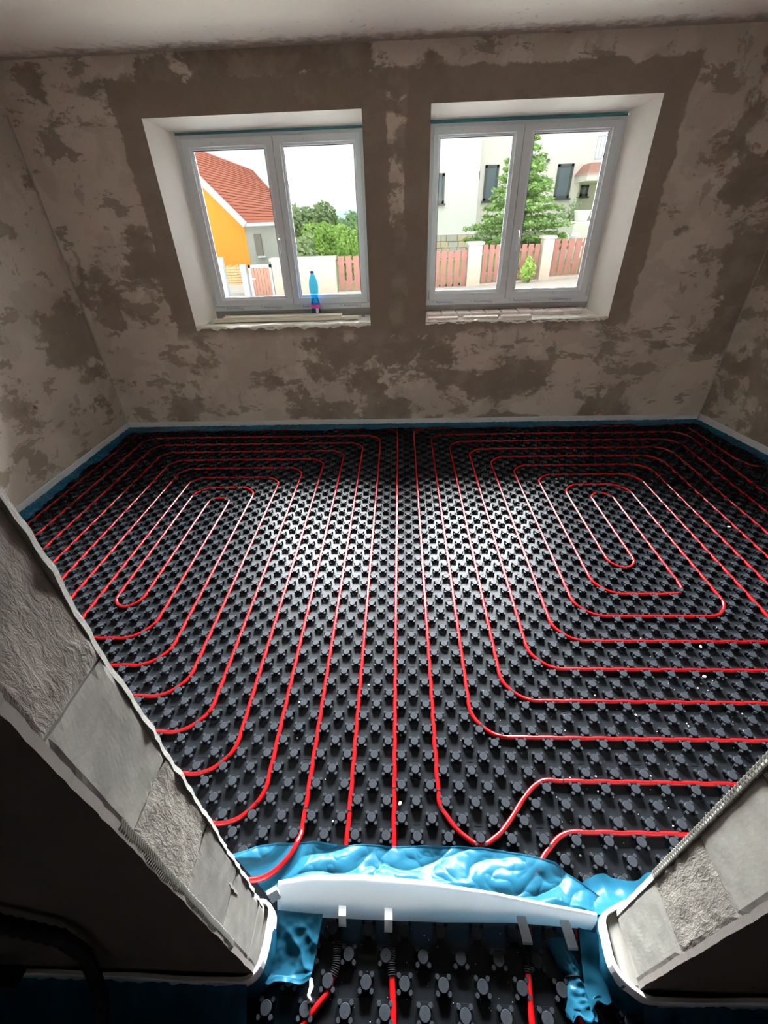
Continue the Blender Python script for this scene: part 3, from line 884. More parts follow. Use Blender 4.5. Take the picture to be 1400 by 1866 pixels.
ordR += [(gx(3), gy(-3)), (2.63, gy(-3)), (2.665, 3.2), (2.68, 3.02), (2.86, 2.86, 0.2), (2.93, 2.70), (3.10, 1.6), (3.22, 0.9), (3.25, gy(64)), (0.60, gy(64), 0.10), (0.50, 0.36, 0.1), (0.497, 0.30)]
pathR = relax(fillet(ordR))


def clip_positions(path, spots):
    for s in spots:
        sx, sy = s[0], s[1]
        b = min(range(1, len(path) - 1), key=lambda i: (path[i].x - sx) ** 2 + (path[i].y - sy) ** 2)
        if (path[b] - Vector((sx, sy))).length < 0.05:
            yield path[b], (path[b + 1] - path[b - 1]).normalized()


clip_spots = [(gx(-3 * i), 2.08 - 0.02 * (i % 3)) for i in range(0, 10)] + [(gx(n), 2.02 + 0.03 * (i % 2)) for i, n in enumerate((-30, -32, -35, -38, -41, -44, -47))]
clip_spots += [(gx(3 * i), 2.05 + 0.02 * (i % 2)) for i in range(1, 11)] + [(gx(n), 2.10) for n in (33, 36, 39, 42, 45)]
clip_spots += [(0, 0.672), (-0.15, 0.60), (0.155, 0.67), (-0.306, 0.60), (-0.48, 0.62), (-0.62, 0.77), (-0.75, 0.93), (-0.88, 1.09), (-1.02, 1.22), (-1.17, 1.37), (0.285, 0.522), (0.585, 0.716), (1.28, 1.80), (1.49, 1.68), (1.64, 1.53), (1.80, 1.38), (0.93, 1.52), (0.79, 1.36), (0.64, 1.21), (0.48, 1.05), (0.33, 0.9), (1.45, 1.46), (1.3, 1.0), (-1.45, 1.505), (-0.5, 3.26), (-0.62, 3.12), (-0.35, 3.40), (-0.8, 2.95), (-2.03, 3.28), (-1.9, 3.12), (0.35, 3.58), (2.2, 3.27), (1.95, 3.0)]



def zlift(p):
    d = min(1.0, max(0.0, (0.545 - p.y) / 0.05)) if -0.62 < p.x < -0.27 and p.y > 0.38 else 0.0
    if p.x < -0.50: d *= max(0.0, min(1.0, (p.x + 0.62) / 0.12))
    return ZP + 0.0245 * d * d * (3 - 2 * d)


PR = []
for nm, path, lab in (('heating_pipe', pathL, 'red heating pipe laid in the left double spiral on black mat'), ('heating_pipe', pathR, 'red heating pipe laid in the right double spiral on black mat')):
    root = thing(nm, lab, 'pipe', (path[0].x, path[0].y, 0))
    bm = bmesh.new(); tube(bm, [(p.x, p.y, zlift(p)) for p in path], RP, 8); obj('tubing', bm, M['pipe'], root, True)
    for p, d in clip_positions(path, clip_spots):
        bm = bmesh.new(); tube(bm, [(p.x - d.x * 0.0016, p.y - d.y * 0.0016, ZP), (p.x + d.x * 0.0016, p.y + d.y * 0.0016, ZP)], RP + 0.0012, 10)
        obj('cable_tie', bm, M['black'], root)
    PR.append(root)
# tails that run under the threshold strip into the hall, partly in corrugated sleeves
def tail(root, pts, sleeve_to, red_from, sl_r=0.0105):
    pts = [Vector(p) for p in pts]
    dense = [interp(pts, i / 60) for i in range(61)]
    bm = bmesh.new(); tube(bm, dense, RP, 8); obj('tail', bm, M['pipe'], root, True)
    n = int(60 * sleeve_to); sl = dense[:n]
    bm = bmesh.new()
    L = sum(((b - a).length for a, b in zip(sl, sl[1:]))); m = int(L / 0.0022)
    pp = [interp(sl, i / m) for i in range(m + 1)]
    tube(bm, pp, 0.01, 10, radii=[sl_r + (0.0012 if i % 2 else -0.0012) for i in range(m + 1)])
    obj('corrugated_sleeve', bm, M['black'], root, False)


tail(PR[0], [(0.0, 0.335, ZP), (-0.004, 0.25, ZP), (0.002, 0.18, ZP), (0.004, 0.05, ZP), (0.0, -0.4, ZP)], 0.17, 0.2)
tail(PR[0], [(-0.153, 0.335, ZP), (-0.150, 0.24, ZP), (-0.168, 0.19, ZP), (-0.215, 0.145, ZP), (-0.27, 0.07, ZP), (-0.29, -0.3, ZP)], 0.19, 0.2)
tail(PR[1], [(0.376, 0.335, ZP), (0.358, 0.26, ZP), (0.347, 0.19, ZP), (0.343, 0.15, ZP), (0.33, -0.4, ZP)], 0.16, 0.2)
tail(PR[1], [(0.497, 0.335, ZP), (0.487, 0.25, ZP), (0.47, 0.19, ZP), (0.46, 0.1, ZP), (0.45, -0.4, ZP)], 0.13, 0.2)

# ================================================================== FOAM EDGE STRIPS AND BLUE FILM
def ribbon(bm, path, thick, z0, z1, wav=0.0, seed=0.0):
    """upright foam band along a 2-D path (offset to its left by thick)"""
    P = [Vector(p) for p in path]; rows = []
    for i, p in enumerate(P):
        t = (P[min(i + 1, len(P) - 1)] - P[max(0, i - 1)]).normalized(); n = Vector((-t.y, t.x))
        wv = wav * fnoise(p.x, p.y, seed, 5)
        a, b = p + n * wv, p + n * (thick + wv)
        zt = z1 + wav * 0.6 * fnoise(p.x, p.y, seed + 4, 7)
        rows.append([bm.verts.new((a.x, a.y, z0)), bm.verts.new((a.x, a.y, zt - 0.002)), bm.verts.new((a.x + n.x * 0.002, a.y + n.y * 0.002, zt)), bm.verts.new((b.x - n.x * 0.002, b.y - n.y * 0.002, zt)), bm.verts.new((b.x, b.y, zt - 0.002)), bm.verts.new((b.x, b.y, z0))])
    for i in range(len(rows) - 1):
        for q in range(6):
            bm.faces.new((rows[i][q], rows[i][(q + 1) % 6], rows[i + 1][(q + 1) % 6], rows[i + 1][q]))
    bm.faces.new(rows[0][::-1]); bm.faces.new(rows[-1]); bmesh.ops.recalc_face_normals(bm, faces=bm.faces[:])


def dens(pts, step=0.02):
    out_ = [Vector(pts[0])]
    for a, b in zip(pts, pts[1:]):
        a, b = Vector(a), Vector(b); n = max(1, int((b - a).length / step))
        for q in range(1, n + 1): out_.append(a.lerp(b, q / n))
    return out_


def wall_film(p0, p1, inward, width, z_top, seed, rag=0.02, flat=0.027, gap=0.011, wrinkle=0.006):
    """film glued to a foam band: short upright part, then flopping out over the studs"""
    p0, p1, n = Vector(p0), Vector(p1), Vector(inward)
    L = (p1 - p0).length
    def f(u, v):
        b = p0.lerp(p1, u); s = u * L
        wd = width + rag * fnoise(s, seed, 0, 3.1) + rag * 0.6 * fnoise(s, seed, 2, 11)
        if v < 0.3:
            q = v / 0.3; off = gap + 0.006 * q; z = z_top + (flat + 0.012 - z_top) * q
        else:
            q = (v - 0.3) / 0.7; off = gap + 0.006 + (wd - gap) * q; z = flat + 0.012 * (1 - q) ** 2
        pt = b + n * off
        wr = wrinkle * (0.3 + min(1, v * 1.6)) * (ridged(pt.x, pt.y, seed, 22) * 0.5 + fnoise(pt.x, pt.y, seed, 55))
        z = max(z + wr + (0.004 if v > 0.95 else 0), 0.0235 if v > 0.35 else 0.004)
        return (pt.x, pt.y, z)
    return f, L


# far wall, left wall, right wall
t = thing('edge_strip', 'white foam edge strip with blue film along the foot of the window wall', 'edge strip', (0, YW, 0))
bm = bmesh.new(); ribbon(bm, dens([(XL + 0.012, YW - 0.001), (xr(YW) - 0.012, YW - 0.001)], 0.06)[::-1], 0.010, 0.0, 0.083, 0.0); obj('foam', bm, M['foam'], t)
f, L = wall_film((XL + 0.02, YW - 0.0), (xr(YW) - 0.02, YW - 0.0), (0, -1), 0.115, 0.034, 1.0, 0.035)
grid(f, 620, 15, 'film', M['film'], t)
t = thing('edge_strip', 'white foam edge strip with crumpled blue film along the left wall', 'edge strip', (XL, 2.2, 0))
bm = bmesh.new(); ribbon(bm, dens([(XL + 0.001, YW - 0.012), (XL + 0.001, 0.35)], 0.06), 0.010, 0.0, 0.083); obj('foam', bm, M['foam'], t)
f, L = wall_film((XL, YW - 0.03), (XL, 0.45), (1, 0), 0.105, 0.034, 3.0, 0.04, wrinkle=0.009)
grid(f, 560, 15, 'film', M['film'], t)
t = thing('edge_strip', 'white foam edge strip with blue film along the right wall', 'edge strip', (xr(2), 2.0, 0))
nr = Vector((-1, -0.17)).normalized()
bm = bmesh.new(); ribbon(bm, dens([(xr(0.4) - 0.001, 0.4), (xr(YW - 0.012) - 0.001, YW - 0.012)], 0.06), 0.010, 0.0, 0.090); obj('foam', bm, M['foam'], t)
f, L = wall_film((xr(YW - 0.03), YW - 0.03), (xr(0.45), 0.45), nr, 0.10, 0.036, 6.0, 0.035, wrinkle=0.008)
grid(f, 560, 15, 'film', M['film'], t)

# strips wrapped round the doorway walls
def around(pts, r=0.03): return [Vector(p) for p in fillet(pts, r, 0.008)]


wl = around([(XL + 0.05, YF + 0.012), (JL + 0.010, YF + 0.012, 0.02), (JL + 0.012, 0.262, 0.05), (JL + 0.006, YN - 0.006, 0.045), (-0.70, YN - 0.006), (-1.8, YN - 0.004)])
t = thing('edge_strip', 'white foam edge strip bent round the foot of the left door jamb', 'edge strip', (JL, 0.27, 0))
bm = bmesh.new(); ribbon(bm, wl, 0.010, 0.0, 0.128, 0.004, 2.0); obj('foam', bm, M['foam'], t)
boxm = bmesh.new(); box(boxm, -0.345, -0.318, 0.352, 0.362, 0.06, 0.135); bmesh.ops.rotate(boxm, verts=boxm.verts[:], cent=(-0.34, 0.357, 0.1), matrix=Matrix.Rotation(0.5, 3, 'Z')); obj('foam_tongue', boxm, M['foam'], t)


def skirt(path, off0, off1, z0, z1, seed, wr=0.004, rag=0.02, nv=9):
    P = path; N = len(P)
    nrm = []
    for i in range(N):
        d = (P[min(i + 1, N - 1)] - P[max(0, i - 1)]).normalized(); nrm.append(Vector((-d.y, d.x)))
    def f(u, v):
        i = min(N - 1, int(round(u * (N - 1)))); p, n = P[i], nrm[i]
        s = i * 0.012
        o1 = off1 + rag * fnoise(s, seed, 0, 6)
        off = off0 + (o1 - off0) * (v ** 1.7); z = z0 + (z1 - z0) * min(1, v * 1.35)
        pt = p + n * off
        k_ = wr * (ridged(pt.x, pt.y, seed, 18) * 0.7 + fnoise(pt.x, pt.y, seed, 50))
        return (pt.x + n.x * k_ * 0.5, pt.y + n.y * k_ * 0.5, max(0.003, z + k_ * v))
    return f, N


wl2 = [p for p in wl if not (p.y > 0.30)]
wl_side = [p for p in wl2 if p.x > -0.40]; wl_hall = [p for p in wl2 if p.x < -0.36]
f, N = skirt(wl_side, 0.0105, 0.022, 0.085, 0.012, 4.0, 0.003, 0.006); grid(f, N, 9, 'film', M['film'], t)
f, N = skirt(wl_hall, 0.011, 0.24, 0.105, 0.008, 9.0, 0.010, 0.03, 14); grid(f, N, 14, 'film', M['film_dark'], t)
wr_ = around([(3.2, YN - 0.006), (1.0, YN - 0.006), (JR + 0.012, YN - 0.010, 0.05), (JR - 0.044, 0.23, 0.06), (JR - 0.036, 0.33, 0.03), (JR + 0.03, YF + 0.034, 0.02), (3.2, YF + 0.034)])
t = thing('edge_strip', 'white foam edge strip bent round the foot of the right door jamb', 'edge strip', (JR, 0.27, 0))
bm = bmesh.new(); ribbon(bm, wr_, 0.010, 0.0, 0.125, 0.004, 5.0); obj('foam', bm, M['foam'], t)
wr_side = [p for p in wr_ if p.x < 0.64 and p.y < 0.335]; wr_hall = [p for p in wr_ if p.x > 0.60 and p.y < 0.25]
f, N = skirt(wr_side, 0.0105, 0.03, 0.085, 0.010, 14.0, 0.003, 0.008); grid(f, N, 9, 'film', M['film'], t)
f, N = skirt(wr_hall, 0.011, 0.24, 0.09, 0.008, 19.0, 0.010, 0.03, 14); grid(f, N, 14, 'film_floor', M['film_dark'], t)
# bit of film behind the right jamb
wr_room = [p for p in wr_ if p.x < 1.2 and p.y > 0.33]
f, N = skirt(wr_room, 0.011, 0.085, 0.08, 0.028, 29.0, 0.006, 0.03); grid(f, N, 9, 'film_behind', M['film'], t)

# threshold strip between the jambs
TS = [(-0.330, 0.389, 0.088), (-0.249, 0.403, 0.088), (-0.105, 0.409, 0.088), (0.068, 0.401, 0.087), (0.282, 0.379, 0.085), (0.426, 0.359, 0.082), (0.552, 0.343, 0.084)]
BS = [(-0.328, 0.337, 0.030), (-0.198, 0.332, 0.024), (-0.026, 0.330, 0.024), (0.128, 0.330, 0.024), (0.343, 0.334, 0.024), (0.476, 0.328, 0.026), (0.548, 0.322, 0.035)]
t = thing('threshold_strip', 'white foam strip leaning across the doorway threshold between the jambs', 'edge strip', (0.1, 0.36, 0))


def strip_face(off):
    def f(u, v):
        a, b = interp(TS, u), interp(BS, u)
        p = a.lerp(b, v); nrm = Vector((0, -0.78, 0.62))
        bulge = 0.004 * math.sin(v * PI)
        p += nrm * (off + bulge); p.z += 0.0015 * fnoise(u * 4, v, off, 3)
        return p
    return f


bm = bmesh.new(); nu = 60; nv = 8
fa, fb = strip_face(0.0), strip_face(-0.008)
A = [[bm.verts.new(fa(i / (nu - 1), j / (nv - 1))) for j in range(nv)] for i in range(nu)]
B = [[bm.verts.new(fb(i / (nu - 1), j / (nv - 1))) for j in range(nv)] for i in range(nu)]
for i in range(nu - 1):
    for j in range(nv - 1):
        bm.faces.new((A[i][j], A[i + 1][j], A[i + 1][j + 1], A[i][j + 1])); bm.faces.new((B[i][j], B[i][j + 1], B[i + 1][j + 1], B[i + 1][j]))
    bm.faces.new((A[i][0], B[i][0], B[i + 1][0], A[i + 1][0])); bm.faces.new((A[i][-1], A[i + 1][-1], B[i + 1][-1], B[i][-1]))
for i in (0, nu - 1):
    for j in range(nv - 1): bm.faces.new((A[i][j], A[i][j + 1], B[i][j + 1], B[i][j]))
bmesh.ops.recalc_face_normals(bm, faces=bm.faces[:]); obj('foam', bm, M['foam_thin'], t, True)
# cut tabs folded out over the pipes
for (xa, ya, za, xb, yb, zb, wd) in ((-0.142, 0.347, 0.052, -0.139, 0.311, 0.040, 0.021), (-0.012, 0.345, 0.052, -0.012, 0.303, 0.040, 0.022), (0.353, 0.338, 0.048, 0.362, 0.289, 0.036, 0.024), (0.468, 0.332, 0.050, 0.478, 0.281, 0.038, 0.025)):
    bm = bmesh.new(); mid = ((xa + xb) / 2, (ya + yb) / 2 - 0.003, (za + zb) / 2 + 0.004); rows = []
    for (x, y, z) in ((xa, ya, za), mid, (xb, yb, zb)):
        rows.append([bm.verts.new((x - wd / 2, y, z)), bm.verts.new((x + wd / 2, y, z)), bm.verts.new((x + wd / 2, y + 0.004, z + 0.007)), bm.verts.new((x - wd / 2, y + 0.004, z + 0.007))])
    for i in range(2):
        for q in range(4): bm.faces.new((rows[i][q], rows[i][(q + 1) % 4], rows[i + 1][(q + 1) % 4], rows[i + 1][q]))
    bm.faces.new(rows[0]); bm.faces.new(rows[-1][::-1]); bmesh.ops.recalc_face_normals(bm, faces=bm.faces[:])
    obj('tab', bm, M['foam_thin'], t)
# blue film draped from the strip over the first studs of the room
FE = [(-0.500, 0.470, 0.026), (-0.430, 0.494, 0.027), (-0.309, 0.506, 0.030), (-0.139, 0.500, 0.030), (0.073, 0.504, 0.029), (0.277, 0.503, 0.030), (0.390, 0.484, 0.029), (0.485, 0.468, 0.029), (0.550, 0.420, 0.030), (0.590, 0.391, 0.030)]
FS = [(-0.345, 0.360, 0.050), (-0.330, 0.382, 0.058), (-0.249, 0.394, 0.058), (-0.105, 0.399, 0.058), (0.068, 0.391, 0.057), (0.282, 0.373, 0.056), (0.426, 0.356, 0.056), (0.545, 0.345, 0.058)]


LOWP = [p for p in pathL if -0.56 < p.x < -0.28 and 0.38 < p.y < 0.53]


def drape(u, v):
    a, b = interp(FS, u), interp(FE, u)
    p = a.lerp(b, v); p.z = a.z + (b.z - a.z) * (1 - (1 - v) ** 1.8)
    wgt = min(1.0, 4 * v + 0.1)
    q1 = p.x + 0.35 * p.y; q2 = p.y - 0.25 * p.x
    cr = lambda a, b, c: abs(fnoise(a, b, c)) ** 0.75 * 1.7
    wr = 0.021 * (cr(q1 * 3.2, q2 * 13, 3.0) - 0.35) + 0.009 * (cr(q1 * 8 + q2 * 7, q2 * 15 - q1 * 5, 8.0) - 0.4) + 0.0028 * (cr(q1 * 24 - q2 * 18, q2 * 26 + q1 * 20, 11.0) - 0.4)
    p.z += wr * wgt * (1 - 0.45 * v)
    p.y += 0.006 * fnoise(p.x, 0, 2, 9) * v
    dl = min((p.x - q.x) ** 2 + (p.y - q.y) ** 2 for q in LOWP) ** 0.5
    p.z = p.z + (0.0235 - p.z) * max(0.0, min(1.0, (0.055 - dl) / 0.03))
    p.z = max(p.z, 0.0235)
    if v > 0.97: p.z += 0.002
    return p


grid(drape, 380, 60, 'film', M['film'], t)
# film flap hanging from the strip into the hall on the left
FL = [(-0.332, 0.338, 0.055), (-0.262, 0.336, 0.050), (-0.196, 0.334, 0.046)]
FH = [(-0.335, 0.204, 0.024), (-0.275, 0.202, 0.024), (-0.212, 0.212, 0.024)]


def flap(u, v):
    a, b = interp(FL, u), interp(FH, u); p = a.lerp(b, v)
    p.z = a.z + (b.z - a.z) * (1 - (1 - v) ** 1.6)
    p.z += 0.008 * ridged(p.x, p.y, 5.0, 20) * min(1, v * 3) * (1 - 0.3 * v) + 0.003 * fnoise(p.x, p.y, 2, 60)
    if v > 0.9: p.y += 0.012 * fnoise(p.x, 1, 1, 30); p.z += 0.006
    p.z = max(p.z, 0.0245); return p


grid(flap, 60, 50, 'film_flap', M['film'], t)
# tied film wrapped round the right feed pipe
WP = [(0.452, 0.306, 0.030), (0.463, 0.262, 0.026), (0.470, 0.236, 0.024), (0.468, 0.205, 0.026), (0.467, 0.166, 0.028)]


def wrap(u, v):
    c = interp(WP, v); ang = PI * (1.15 * u - 0.08)
    wd = (0.030 - 0.016 * math.exp(-((v - 0.52) / 0.10) ** 2) + 0.006 * abs(v - 0.5)) * (1.0 + 0.15 * fnoise(u * 3, v * 3, 1, 1))
    x = c.x - wd * math.cos(ang) * 1.05; z = 0.006 + (c.z - 0.004) * math.sin(max(0, min(PI, ang)))
    k_ = 0.004 * ridged(u * 2, v * 3, 1, 2.4) + 0.003 * fnoise(u * 9, v * 14, 2, 1)
    e = 0.012 * fnoise(u * 6, 3, 1, 1) if v > 0.93 else 0
    return (x + k_, c.y + e, max(0.004, z + k_))


ww = thing('film_wrap', 'blue film wrapped and tied round the rightmost feed pipe by the right jamb', 'film', (0.467, 0.235, 0))
grid(wrap, 34, 60, 'film', M['film'], ww)
bm = bmesh.new()
tube(bm, [(0.470 + 0.019 * math.cos(a), 0.236, 0.006 + 0.0245 * math.sin(a)) for a in np.linspace(0, PI, 14)], 0.0022, 6); obj('cable_tie', bm, M['black'], ww, True)


def flap2(u, v):
    a = Vector((0.500, 0.322, 0.060)).lerp(Vector((0.545, 0.306, 0.075)), u); b = Vector((0.482, 0.180, 0.024)).lerp(Vector((0.545, 0.196, 0.024)), u)
    p = a.lerp(b, v); p.z = a.z + (b.z - a.z) * (1 - (1 - v) ** 1.7)
    p.z += 0.006 * ridged(p.x, p.y, 15.0, 22) * min(1, v * 3)
    if v > 0.92: p.y += 0.012 * fnoise(p.x, 4, 1, 40)
    p.z = max(p.z, 0.0245); return p


grid(flap2, 34, 40, 'film_flap', M['film'], t)

# ---------------------------------------------------------------- small things on the mat
def crumb_mesh(s, seed):
    bm = bmesh.new(); bmesh.ops.create_icosphere(bm, subdivisions=1, radius=s)
    for v in bm.verts:
        v.co *= 1 + 0.45 * fnoise(v.co.x / s, v.co.y / s, seed, 1.3); v.co.z *= 0.6
    me = bpy.data.meshes.new('plaster_crumb'); bm.to_mesh(me); bm.free(); me.materials.append(M['crumb']); return me


def floorpt(u, v, z=0.006):
    d = FV + RV * ((u - 700) / FPX) - UV_ * ((v - 933) / FPX)
    return CAM + d * ((z - CAM.z) / d.z)


big = [((1329, 960), 0.009, 'largest white plaster chip on the mat near the right wall'), ((1277, 1178), 0.008, 'white plaster chip on the mat just below a straight pipe run at right'),
       ((1014, 873), 0.008, 'white plaster chip beside the third innermost right loop at its top'), ((1284, 1233), 0.007, 'white plaster chip between two straight pipe runs in the lower right'),
       ((729, 1464), 0.006, 'white elongated plaster chip beside the middle vertical pipe near the threshold'), ((590, 838), 0.006, 'small white chip in the top right bend of the left spiral')]
for i, ((u, v), s, lab) in enumerate(big):
    p = floorpt(u, v); o = link('plaster_crumb', crumb_mesh(s, i * 3.1)); o.location = (p.x, p.y, 0.006 + s * 0.1)
    o.scale = (1.3, 0.9, 0.8); o.rotation_euler = (0, 0, i * 1.1); tag(o, lab, 'plaster crumb', 'plaster crumbs on the mat')
spots = [(1040, 812), (1047, 820), (1073, 850), (1120, 846), (1390, 1043), (1278, 1246), (1272, 1254), (1290, 1258), (1252, 1319), (1255, 1323), (1353, 1301), (1159, 1303), (1168, 1163), (1107, 1170), (1084, 1267), (1030, 1331), (1186, 1414), (1213, 1459), (1219, 1473), (1227, 1505), (1090, 1442), (1086, 1415), (1058, 1559), (787, 1030), (796, 1128), (672, 1248), (545, 1280), (730, 1340), (863, 1363), (617, 1491), (607, 1497), (542, 1345), (690, 1240), (810, 1125), (1318, 1238), (1265, 1170), (1225, 1280), (1345, 1230)]
ms = [crumb_mesh(0.0032, 40 + q) for q in range(4)]
for i, (u, v) in enumerate(spots):
    p = floorpt(u, v, 0.003); 
    # keep crumbs off the studs and pipes
    dmin = min(((p.x - sx) ** 2 + (p.y - sy) ** 2) ** 0.5 for sx, sy in near + [(9, 9)])
    o = link('plaster_crumb', ms[i % 4]); o.location = (p.x, p.y, 0.0035); s = random.uniform(0.8, 1.6); o.scale = (s, s * 0.8, s * 0.8); o.rotation_euler = (0, 0, random.random() * 6)
    tag(o, 'tiny white plaster crumb lying between the studs of the black mat', 'plaster crumb', 'tiny plaster crumbs on the mat')
bm = bmesh.new()
for q in range(420):
    x, y = random.uniform(-1.6, 2.3), random.uniform(0.45, 3.4)
    if random.random() < 0.45: x = random.uniform(0.4, 2.2); y = random.uniform(0.5, 1.4)
    s = random.uniform(0.0006, 0.0013)
    bmesh.ops.create_cube(bm, size=s * 2, matrix=Matrix.Translation((x, y, s + 0.0002)) @ Matrix.Rotation(random.random() * 6, 4, 'Z'))
for q in range(60):
    s = random.uniform(0.0005, 0.0011)
    bmesh.ops.create_cube(bm, size=s * 2, matrix=Matrix.Translation((random.uniform(-0.19, 0.42), random.uniform(0.12, 0.32), s + 0.0002)) @ Matrix.Rotation(random.random() * 6, 4, 'Z'))
tag(obj('plaster_dust', bm, M['crumb']), 'fine white plaster specks scattered over the black mat', 'dust', kind='stuff')
# scrap of foam on the hall pipe
bm = bmesh.new()
tube(bm, [(-0.213, 0.214, 0.024), (-0.208, 0.200, 0.026), (-0.213, 0.186, 0.025), (-0.207, 0.174, 0.024)], 0.005, 7, radii=[0.0045, 0.006, 0.0042, 0.006])
tag(obj('foam_scrap', bm, M['crumb'], None, True), 'small off-white scrap lying at the end of the left hall pipe', 'scrap')

# dark hall things on the left
bm = bmesh.new()
cp = [(-1.25, 0.186, 0.78), (-0.95, 0.184, 0.77), (-0.72, 0.182, 0.70), (-0.60, 0.180, 0.58), (-0.60, 0.176, 0.46), (-0.635, 0.168, 0.33), (-0.66, 0.150, 0.20), (-0.67, 0.10, 0.10), (-0.68, -0.05, 0.05)]
dn = [interp(cp, i / 140) for i in range(141)]
tube(bm, dn, 0.012, 8, radii=[0.0125 + (0.0012 if i % 2 else -0.0012) for i in range(141)])
tag(obj('conduit', bm, M['black'], None, True), 'black conduit hanging down the dark hall wall at lower left', 'cable')
for i in range(2):
    boxobj_ = boxobj('cable_block', (-1.05 + 0.10 * i, -0.965 + 0.10 * i, 0.155, 0.19, 0.20, 0.235), M['black'], None, 0.004)
    tag(boxobj_, ('black block at the left picture edge on the hall foam strip', 'black block beside the hanging conduit on the hall foam strip')[i], 'block', 'black blocks on the hall strip')

# ================================================================== OUTDOORS
bm = bmesh.new()
pts = []
def gz(x): return 0.02 + 0.048 * x


for (xa, xb) in ((-40, -5), (-5, 0), (0, 5), (5, 40)):
    za, zb = gz(max(-5, min(5, xa))), gz(max(-5, min(5, xb)))
    quadface(bm, [(xa, 4.31, za - 0.12), (xb, 4.31, zb - 0.12), (xb, 9.6, zb - 0.05), (xa, 9.6, za - 0.05)], 1)
    quadface(bm, [(xa, 9.6, za - 0.05), (xb, 9.6, zb - 0.05), (xb, 13.6, zb), (xa, 13.6, za)], 0)
tag(obj('ground', bm, [M['paving'], M['dark_near_ground']]), kind='structure')
bm = bmesh.new()
for (xa, xb) in ((-60, -5), (-5, 0), (0, 5), (5, 60)):
    za, zb = gz(max(-5, min(5, xa))) + 0.05, gz(max(-5, min(5, xb))) + 0.05
    quadface(bm, [(xa, 13.1, za), (xb, 13.1, zb), (xb, 80, zb - 0.2), (xa, 80, za - 0.2)])
tag(obj('lawn', bm, M['lawn']), kind='structure')

YF_ = 13.0
def slat_panel(x0, x1, zb0, zb1, zt0, zt1, n, label, wavy=0.0):
    t = thing('fence_panel', label, 'fence', ((x0 + x1) / 2, YF_, zb0), 'red fence panels between the pillars')
    pitch = (x1 - x0) / n; wd = pitch * 0.74
    for i in range(n):
        xc = x0 + pitch * (i + 0.5); f_ = (xc - x0) / (x1 - x0)
        b, tp_ = zb0 + (zb1 - zb0) * f_, zt0 + (zt1 - zt0) * f_
        bm = bmesh.new(); box(bm, xc - wd / 2, xc + wd / 2, YF_ - 0.035, YF_ - 0.01, b + 0.015, tp_); obj('slat', bm, M['fence_red'], t)
    for q in (0.22, 0.80):
        za, zc_ = zb0 + (zt0 - zb0) * q, zb1 + (zt1 - zb1) * q
        bm = bmesh.new(); vs = box(bm, x0, x1, YF_ - 0.01, YF_ + 0.03, 0, 0.07)
        for v in vs: v.co.z += za if v.co.x < (x0 + x1) / 2 else zc_
        obj('rail', bm, M['fence_red'], t)
    bm = bmesh.new(); vs = box(bm, x0 - 0.02, x1 + 0.02, YF_ - 0.12, YF_ + 0.12, -0.4, 0.0)
    for v in vs: v.co.z += zb0 if v.co.x < (x0 + x1) / 2 else zb1
    obj('plinth', bm, M['garden_wall'], t)


slat_panel(0.05, 1.80, 0.06, 0.10, 0.925, 0.935, 10, 'red slatted fence panel left of the pillars under the stone house base')
slat_panel(2.17, 3.66, 0.15, 0.22, 1.03, 1.015, 9, 'red slatted fence panel between two pillars in front of the spruce')
slat_panel(3.97, 5.6, 0.275, 0.32, 1.105, 1.12, 9, 'red slatted fence panel right of both pillars by the white bins')
slat_panel(-1.63, -0.20, 0.05, 0.07, 0.875, 0.87, 7, 'red slatted fence panel at the right end of the beige garden wall')
for x0, x1, zb, zt, lab in ((1.80, 2.15, -0.05, 1.11, 'beige fence pillar with grey cap left of the spruce trunk'), (3.68, 3.95, 0.05, 1.19, 'beige fence pillar with grey cap right of the spruce'), (-0.20, 0.05, -0.1, 0.97, 'beige fence pillar behind the wall between both windows')):
    t = thing('fence_pillar', lab, 'pillar', ((x0 + x1) / 2, YF_, zb), 'beige fence pillars')
    boxobj('shaft', (x0, x1, YF_ - 0.17, YF_ + 0.17, zb, zt - 0.07), M['garden_wall'], t, 0.01)
    boxobj('cap', (x0 - 0.04, x1 + 0.04, YF_ - 0.21, YF_ + 0.21, zt - 0.07, zt), M['coping'], t, 0.015)
t = thing('garden_wall', 'beige block garden wall with grey coping behind the bottle', 'wall', (-2.5, YF_, -0.2))
boxobj('wall_body', (-3.36, -1.66, YF_ - 0.15, YF_ + 0.15, -0.4, 0.80), M['garden_wall'], t, 0.006)
boxobj('coping', (-3.40, -1.64, YF_ - 0.19, YF_ + 0.19, 0.80, 0.885), M['coping'], t, 0.012)
# gate
t = thing('garden_gate', 'brown board gate in a pale blue steel frame beside garden wall', 'gate', (-3.8, YF_, -0.2))
x0, x1, z0, z1 = at(453, 490, YF_).x, at(495, 490, YF_).x, -0.25, 0.735
bm = bmesh.new()
for b in ((x0, x0 + 0.06, z0, z1), (x1 - 0.06, x1, z0, z1), (x0, x1, z1 - 0.07, z1), (x0, x1, z0, z0 + 0.06)): box(bm, b[0], b[1], YF_ - 0.03, YF_ + 0.03, b[2], b[3])
obj('frame', bm, M['galv'], t)
for i in range(6):
    wd = (x1 - x0 - 0.12) / 6; boxobj('board', (x0 + 0.06 + wd * i + 0.006, x0 + 0.06 + wd * (i + 1) - 0.006, YF_ - 0.015, YF_ + 0.015, z0 + 0.06, z1 - 0.07), M['gate_wood'], t)
bm = bmesh.new(); box(bm, x0 + 0.03, x0 + 0.16, YF_ - 0.07, YF_ - 0.04, 0.40, 0.43); obj('handle', bm, M['barge'], t)
